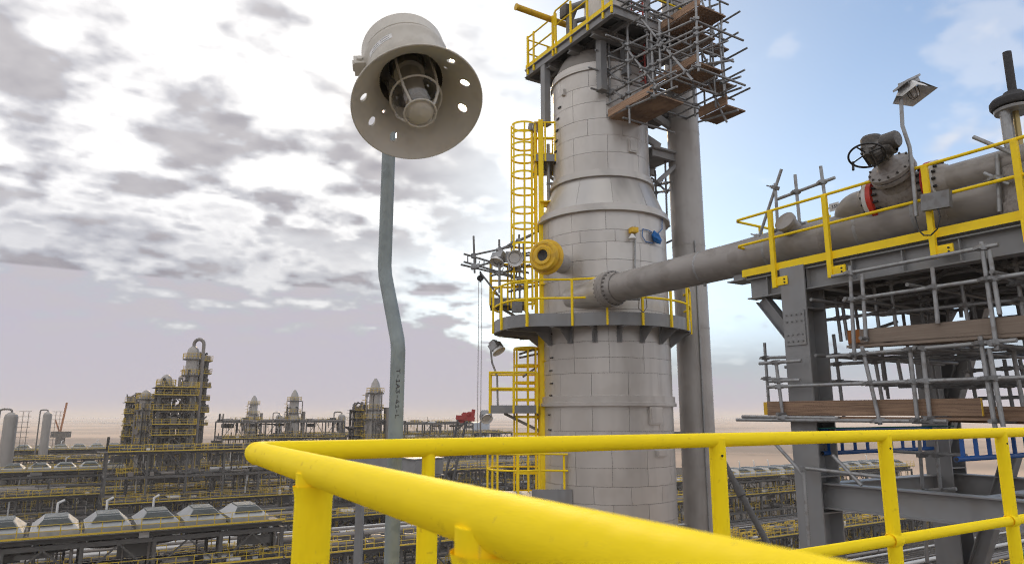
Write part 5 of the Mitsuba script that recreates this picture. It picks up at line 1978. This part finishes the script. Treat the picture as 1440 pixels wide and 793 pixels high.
def far_column(lbl, px, zc, ybase, ytop, wpx, kind='step', seed=0, grp=None):
    """A process column of the far plant, sized from its place in the view."""
    key = thing('process_column', lbl, 'tower', grp)
    b = at(px, 600, zc)
    b = np.array([b[0], b[1], 0])
    r = wpx / 2 / FPX * zc
    zt = zof(0, ytop, b)
    rr = np.random.default_rng(seed)
    m = MB()
    if kind == 'step':
        h = zt + 14
        m.lathe([(r, GZ), (r, zt - h * .42), (r * 1.05, zt - h * .415), (r * .74, zt - h * .32), (r * .74, zt - h * .12), (r * .66, zt - h * .10), (r * .5, zt - h * .05), (r * .15, zt), (0, zt)], b, Z3, 20)
        rings = [zt - h * .62, zt - h * .42, zt - h * .32, zt - h * .15]
    else:
        h = zt + 14
        m.lathe([(r, GZ), (r, zt - r * 1.3), (r * .85, zt - r * .6), (r * .4, zt - r * .15), (0, zt)], b, Z3, 20)
        rings = [zt - h * k for k in (.10, .22, .34, .46, .58, .72)]
    obj('shell', m, 'far_clad', key)
    for z in rings:
        rp_ = r * (1.42 if kind == 'step' and z < zt - h * .35 else 1.15) + (.5 if kind != 'step' else 0)
        m = MB()
        m.lathe([(r * .5, z - .25), (rp_, z - .25), (rp_, z), (r * .5, z)], b, Z3, 16)
        q = obj('platform', m, 'far_steel', key)
        m = MB()
        t_ = np.arange(16) * 2 * math.pi / 16
        for dz in (.55, 1.1):
            m.path([b + np.array([rp_ * math.cos(a), rp_ * math.sin(a), z + dz]) for a in t_], .045, 5, closed=True)
        for a in t_:
            e = b + np.array([rp_ * math.cos(a), rp_ * math.sin(a), z])
            m.bar(e, e + Z3 * 1.1, .06, .06)
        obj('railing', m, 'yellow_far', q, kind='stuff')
    m = MB()
    for dx in (-.3, .3):
        m.bar(b + np.array([-r - .4, dx, -25]), b + np.array([-r - .4, dx, zt - h * .15]), .08, .08)
    for z in np.arange(-24, zt - h * .15, 1.2):
        m.bar(b + np.array([-r - .4, -.3, z]), b + np.array([-r - .4, .3, z]), .06, .06)
        m.lathe([(.45, z), (.45, z + .12)], b + np.array([-r - .8, 0, 0]), Z3, 8)
    obj('cage_ladder', m, 'yellow_far', key, kind='stuff')
    m = MB()
    pr = r * .28
    x1 = r + pr + .5
    if kind == 'neck':
        m.path([b + Z3 * (zt - .2)] + [b + np.array([(x1 / 2) * (1 - math.cos(a)), 0, zt + .3 + x1 / 2 * math.sin(a)]) for a in np.linspace(.2, math.pi, 8)] + [b + np.array([x1, 0, -25])], pr, 12)
    else:
        m.path([b + np.array([x1, .6, zt - h * .3]), b + np.array([x1, .6, -25])], pr, 10)
    obj('overhead_pipe', m, 'far_pipe', key)
    m, m2 = MB(), MB()
    for _ in range(16):
        a = rr.uniform(math.pi * .9, math.pi * 2.1)
        rad = r + rr.uniform(.25, .8)
        z0_, z1_ = sorted(rr.uniform(-22, zt - h * .12, 2))
        e = b + np.array([rad * math.cos(a), rad * math.sin(a), 0])
        (m if rr.random() < .6 else m2).path([e + Z3 * z0_, e + Z3 * z1_, b + np.array([r * .6 * math.cos(a), r * .6 * math.sin(a), z1_ + .2])], rr.uniform(.06, .2), 6)
        (m2 if rr.random() < .6 else m).obox(e + Z3 * rr.uniform(z0_, z1_), EX * rr.uniform(.3, .9), EY * .5, Z3 * rr.uniform(.3, 1.2))
    obj('side_pipework', m, 'far_dark', key, kind='stuff')
    obj('side_pipework', m2, 'far_pipe', key, kind='stuff')
    return key, b, r, zt


far_column('stepped process column with platforms close left of the lamp pole', 526, 165, 612, 532, 22, seed=1)
far_column('stepped slender process column in the middle distance, left of the gooseneck drum', 412, 213, 612, 548, 17, seed=2)
far_column('farthest stepped process column, left of the middle distance one', 355, 262, 600, 556, 14, seed=3)
far_column('tallest far column with a hooped overhead pipe at its top', 263, 150, 640, 486, 17, kind='neck', seed=4)
far_column('short stout far column among platforms left of the tallest one', 228, 146, 640, 526, 16, kind='dome', seed=5)
far_column('squat far column with many platforms at the left of the tower group', 201, 152, 640, 548, 15, kind='dome', seed=6)
far_column('stub column at the far left of the tower group', 184, 158, 640, 572, 12, kind='dome', seed=7)


def neck_drum(lbl, px, zc, ytop, wpx):
    key = thing('gooseneck_vessel', lbl, 'vessel', None)
    b = at(px, 600, zc)
    b = np.array([b[0], b[1], 0])
    r = wpx / 2 / FPX * zc
    zt = zof(0, ytop, b)
    m = MB()
    m.lathe([(r, -24), (r, zt - r * 1.4), (r * .86, zt - r * .9), (r * .4, zt - r * .55), (0, zt - r * .5)], b, Z3, 20)
    obj('shell', m, 'far_clad', key)
    m = MB()
    x1 = -2.0 * r
    m.path([b + Z3 * (zt - r * .6)] + [b + np.array([x1 / 2 * (1 - math.cos(a)), 0, zt - r * .45 + r * .45 * math.sin(a) ** .5]) for a in np.linspace(.15, math.pi - .15, 9)] + [b + np.array([x1, 0, zt - r * .8]), b + np.array([x1, 0, -22])], r * .16, 10)
    obj('gooseneck_pipe', m, 'far_pipe', key)
    m = MB()
    for k in range(9):
        z = zt - .5 - k * 1.1
        for x in (r + 1.2, r + 2.4):
            m.bar(b + np.array([x, 0, z - 1.1]), b + np.array([x, 0, z]), .08, .08)
        m.bar(b + np.array([r + .2, 0, z]), b + np.array([r + 3.0, 0, z]), .08, .08)
    obj('side_frame', m, 'far_steel', key, kind='stuff')


neck_drum('blue grey vessel with gooseneck pipe cut by the left picture edge', 14, 150, 575, 17)
neck_drum('small blue grey vessel with gooseneck pipe at the left, beside the crane', 65, 195, 576, 11)
neck_drum('distant vessel with gooseneck pipe between the two nearer stepped columns', 480, 232, 579, 11)
neck_drum('distant vessel with gooseneck pipe left of the middle distance column', 392, 250, 580, 9)

# open frames round the tower group
def tower_frame(lbl, px0, px1, zc, ytop, levels_px, dv):
    key = thing('braced_structure', lbl, 'steel structure')
    a = at(px0, 600, zc)
    ua, va = float(a @ U), float(a @ V)
    # width measured along the grid
    L_ = 1.0
    for _ in range(40):
        p = G(ua + L_, va)
        xx = CX + FPX * p[0] / (p[1] * CP)
        if xx > px1:
            break
        L_ += .25
    zs = [zof(0, y, G(ua + L_ / 2, va)) for y in levels_px]
    for u in (ua, ua + L_):
        for v in (va, va + dv):
            m = MB()
            gb(m, u - .24, u + .24, v - .24, v + .24, GZ, max(zs) + .3)
            obj('column', m, 'far_steel', key)
    for k, z in enumerate(zs):
        for q in (va, va + dv):
            m = MB()
            gb(m, ua, ua + L_, q - .14, q + .14, z - .45, z)
            obj('beam', m, 'far_steel', key)
        m = MB()
        gb(m, ua - .9, ua + L_ + .9, va - .9, va + dv, z, z + .08)
        obj('walkway', m, 'far_steel', key)
        railing(key, ua - .9, ua + L_ + .9, va - .9, z + .08)
        railing(key, va - .9, va + dv, ua + L_ + .9, z + .08, along='v')
        if k < len(zs) - 1:
            zl = zs[k + 1]
            mid = ua + L_ / 2
            for a_, b_ in (((ua, zl), (mid, z - .5)), ((ua + L_, zl), (mid, z - .5))):
                m = MB()
                m.bar(G(a_[0], va, a_[1]), G(b_[0], va, b_[1]), .22, .22)
                obj('brace', m, 'far_steel', key)
    cl = MB()
    c2 = MB()
    for _ in range(46):
        z = float(rgf.choice(zs))
        u, v = rgf.uniform(ua, ua + L_), rgf.uniform(va + .5, va + dv)
        (cl if rgf.random() < .5 else c2).path([G(u, v, z - rgf.uniform(1, 4)), G(u, v, z + rgf.uniform(0, 2)), G(u + rgf.uniform(-1.5, 1.5), v, z + 2)], rgf.uniform(.08, .3), 6)
        gb(cl, u, u + rgf.uniform(.4, 1.6), v, v + .6, z, z + rgf.uniform(.4, 1.8))
    obj('equipment', cl, 'far_pipe', key, kind='stuff')
    obj('equipment', c2, 'far_dark', key, kind='stuff')
    return key


tower_frame('tall open braced frame with yellow railed floors beside the tallest far column', 220, 268, 138, 544, (545, 556, 577, 597, 612, 634, 664), 7)
tower_frame('lower cluttered frame with platforms at the left of the tower group', 178, 214, 156, 566, (566, 582, 598, 614, 632), 7)
tower_frame('small open frame beside the stepped column near the lamp pole', 502, 516, 168, 574, (577, 588, 600, 612), 5)
tower_frame('slim stair frame on the right flank of the tallest far column', 276, 285, 153, 505, (508, 526, 545, 563, 580, 598), 3)

# equipment closer in, below the railing
key = thing('steel_duct', 'broad grey steel duct end just below the guardrail, right of the lamp pole', 'duct')
m = MB()
p0, p1 = at(488, 640, 34), at(604, 657, 30)
m.bar(p0, p1, 1.6, .62, Z3)
m.bar(p0 - Z3 * .36, p1 - Z3 * .36, 1.75, .06, Z3)
m.bar(p0 + Z3 * .36, p1 + Z3 * .36, 1.75, .06, Z3)
obj('duct', m, 'steel_paint', key)
m = MB()
for w in (.2, .95):
    q = p0 + (p1 - p0) * w
    m.obox(q + Z3 * (GZ - q[2]) / 2 - Z3 * .2, EX * .35, EY * .35, Z3 * (q[2] - GZ - .4))
obj('support', m, 'steel_paint', key)
key = thing('crane_boom', 'dark leaning lattice boom with a red sheave head, left of the column', 'crane')
p0, p1 = at(649.5, 592, 60), at(620, 725, 57.5)
dd = unit(p1 - p0)
p2 = p0 + dd * ((GZ - p0[2]) / dd[2])
s_, u_, _ = basis(dd, EY)
m = MB()
for a, b in ((-1, -1), (1, -1), (-1, 1), (1, 1)):
    m.tube(p0 + s_ * .36 * a + u_ * .3 * b, p2 + s_ * .36 * a + u_ * .3 * b, .085, 6)
Lb = np.linalg.norm(p2 - p0)
for k in range(int(Lb / .9)):
    a = p0 + dd * k * .9
    m.bar(a + s_ * .36 * (1 if k % 2 else -1) - u_ * .3, a + dd * .9 + s_ * .36 * (-1 if k % 2 else 1) - u_ * .3, .07, .07)
    m.bar(a + s_ * .36 * (1 if k % 2 else -1) + u_ * .3, a + dd * .9 + s_ * .36 * (-1 if k % 2 else 1) + u_ * .3, .07, .07)
obj('boom', m, 'steel_dark', key)
m = MB()
for q in ((0, .2, 0), (.35, .75, 0), (.7, 1.0, .2), (-.35, .45, 0), (.85, .45, .2), (.2, .9, -.2)):
    c = p0 - dd * q[1] * .55 + EX * q[0] * .75 + EY * q[2]
    m.lathe([(.0, -.14), (.27, -.14), (.19, -.05), (.19, .05), (.27, .14), (0, .14)], c, EY + EX * .4, 14)
m.bar(p0 + EX * -.5 + Z3 * .35, p0 + EX * 1.1 + Z3 * .15, .5, .35)
m.bar(p0 + EX * .9 + Z3 * .1, p0 + EX * 1.0 + Z3 * 1.0, .3, .3)
obj('sheave_head', m, 'red_dull', key)
key = thing('storage_tank', 'pale blue round tank on the plain left of the column foot', 'tank')
m = MB()
b = at(676, 600, 700)
b = np.array([b[0], b[1], 0])
zt = zof(0, 593, b)
m.lathe([(9, GZ), (9, zt - 1), (7, zt), (0, zt + .8)], b, Z3, 24)
plain('tank_blue', (0.22, 0.29, 0.38), 0.5)
obj('shell', m, 'tank_blue', key)
key = thing('tower_crane', 'thin far crane with leaning lattice jib on the horizon at the left', 'crane')
m = MB()
p0, p1 = at(94, 566, 420), at(85, 606, 420)
m.bar(p0, p1, .9, .9)
m.bar(at(78, 590, 420), at(83, 606, 420), .8, .8)
q = p1.copy()
q[2] = GZ
m.bar(p1, q, 1.6, 1.6)
obj('jib', m, 'rust', key)
m = MB()
c = at(86, 607, 420)
m.obox(c - Z3 * 1.5, EX * 10, EY * 4, Z3 * 3.5)
m.obox(np.array([c[0], c[1], (c[2] + GZ) / 2 - 1.2]), EX * 4, EY * 3, Z3 * (c[2] - GZ - 2))
obj('carriage', m, 'far_dark', key)

# low things on the plain: sheds, berms, tracks
for k, (px, py, w, h, lbl) in enumerate(((118, 590, 26, 3, 'long low pale shed on the horizon right of the far crane'), (160, 592, 14, 3, 'small low shed on the horizon left of the tower group'), (632, 601, 30, 2.5, 'low pale shed on the plain behind the leaning boom'),
                                           (586, 596, 40, 2.5, 'long low roof far out on the plain right of the lamp pole'), (1072, 616, 30, 2.0, 'low flat store building on the plain left of the steel frame column'))):
    c = atz(px, py + 3, GZ + 1.0)
    key = thing('shed', lbl, 'shed')
    sc = np.linalg.norm(c) / 400
    m = MB()
    m.obox(np.array([c[0], c[1], GZ + h / 2]), EX * w * sc * .8, EY * 10, Z3 * h)
    obj('wall', m, 'far_pale', key)
    m = MB()
    m.prism([(-6, 0), (6, 0), (0, 1.4)], -w * sc * .41, w * sc * .41, x=EY, y=Z3, z=EX, o=(c[0], c[1], GZ + h))
    obj('roof', m, 'far_steel', key)

# tracks, poles and trucks on the plain
scene['track'] = {'type': 'twosided', 'bsdf': {'type': 'diffuse', 'reflectance': mikit.proc(lambda p, n, uv: mx((0.50, 0.40, 0.31), (0.40, 0.31, 0.24), fb(p.x * 0.02, p.y * 0.02, 0.0, 3)))}}
for k, (pts, w) in enumerate((([(-700, 900), (-150, 640), (250, 600), (900, 760)], 12), ([(-1200, 1500), (-200, 1250), (700, 1500), (1600, 1400)], 22), ([(120, 620), (220, 900), (420, 1600)], 12))):
    P = np.array([[x, y, GZ + 4.6] for x, y in pts], float)
    tt = np.linspace(0, 1, 30)
    c_ = np.stack([np.interp(tt, np.linspace(0, 1, len(P)), P[:, i]) for i in range(3)], 1)
    for i in range(len(c_)):
        r_ = math.hypot(c_[i, 0], c_[i, 1])
        amp = min(max((r_ - 650) / 900, 0), 1.6)
        c_[i, 2] = GZ + .25 + 7.0 * amp * float(meshkit.fbm(np.array([c_[i, 0] / 900, c_[i, 1] / 900, 0.0]), 4, 3) - .5)
    dd_ = np.gradient(c_, axis=0)
    nn_ = np.stack([-dd_[:, 1], dd_[:, 0], 0 * dd_[:, 0]], 1)
    nn_ /= np.linalg.norm(nn_, axis=1, keepdims=True)
    m = MB()
    m.quadgrid(np.stack([c_ - nn_ * w / 2, c_ + nn_ * w / 2]))
    struct('dirt_road', m, 'track', ('pale dirt road crossing the plain just beyond the plant', 'wider pale dirt road far out on the plain', 'pale dirt track leading straight away to the horizon')[k])

# ------------------------------------------------------------------ air
scene['haze_skin'] = {'type': 'null'}
scene['haze'] = {'type': 'cube', 'to_world': T().translate([0, 0, -5.5]).scale([9400, 9400, 31.5]), 'bsdf': {'type': 'ref', 'id': 'haze_skin'}, 'interior': {'type': 'ref', 'id': 'air'}}
labels['haze'] = {'label': 'thin dusty haze that pales the distant plant and desert', 'kind': 'stuff', 'category': 'haze'}
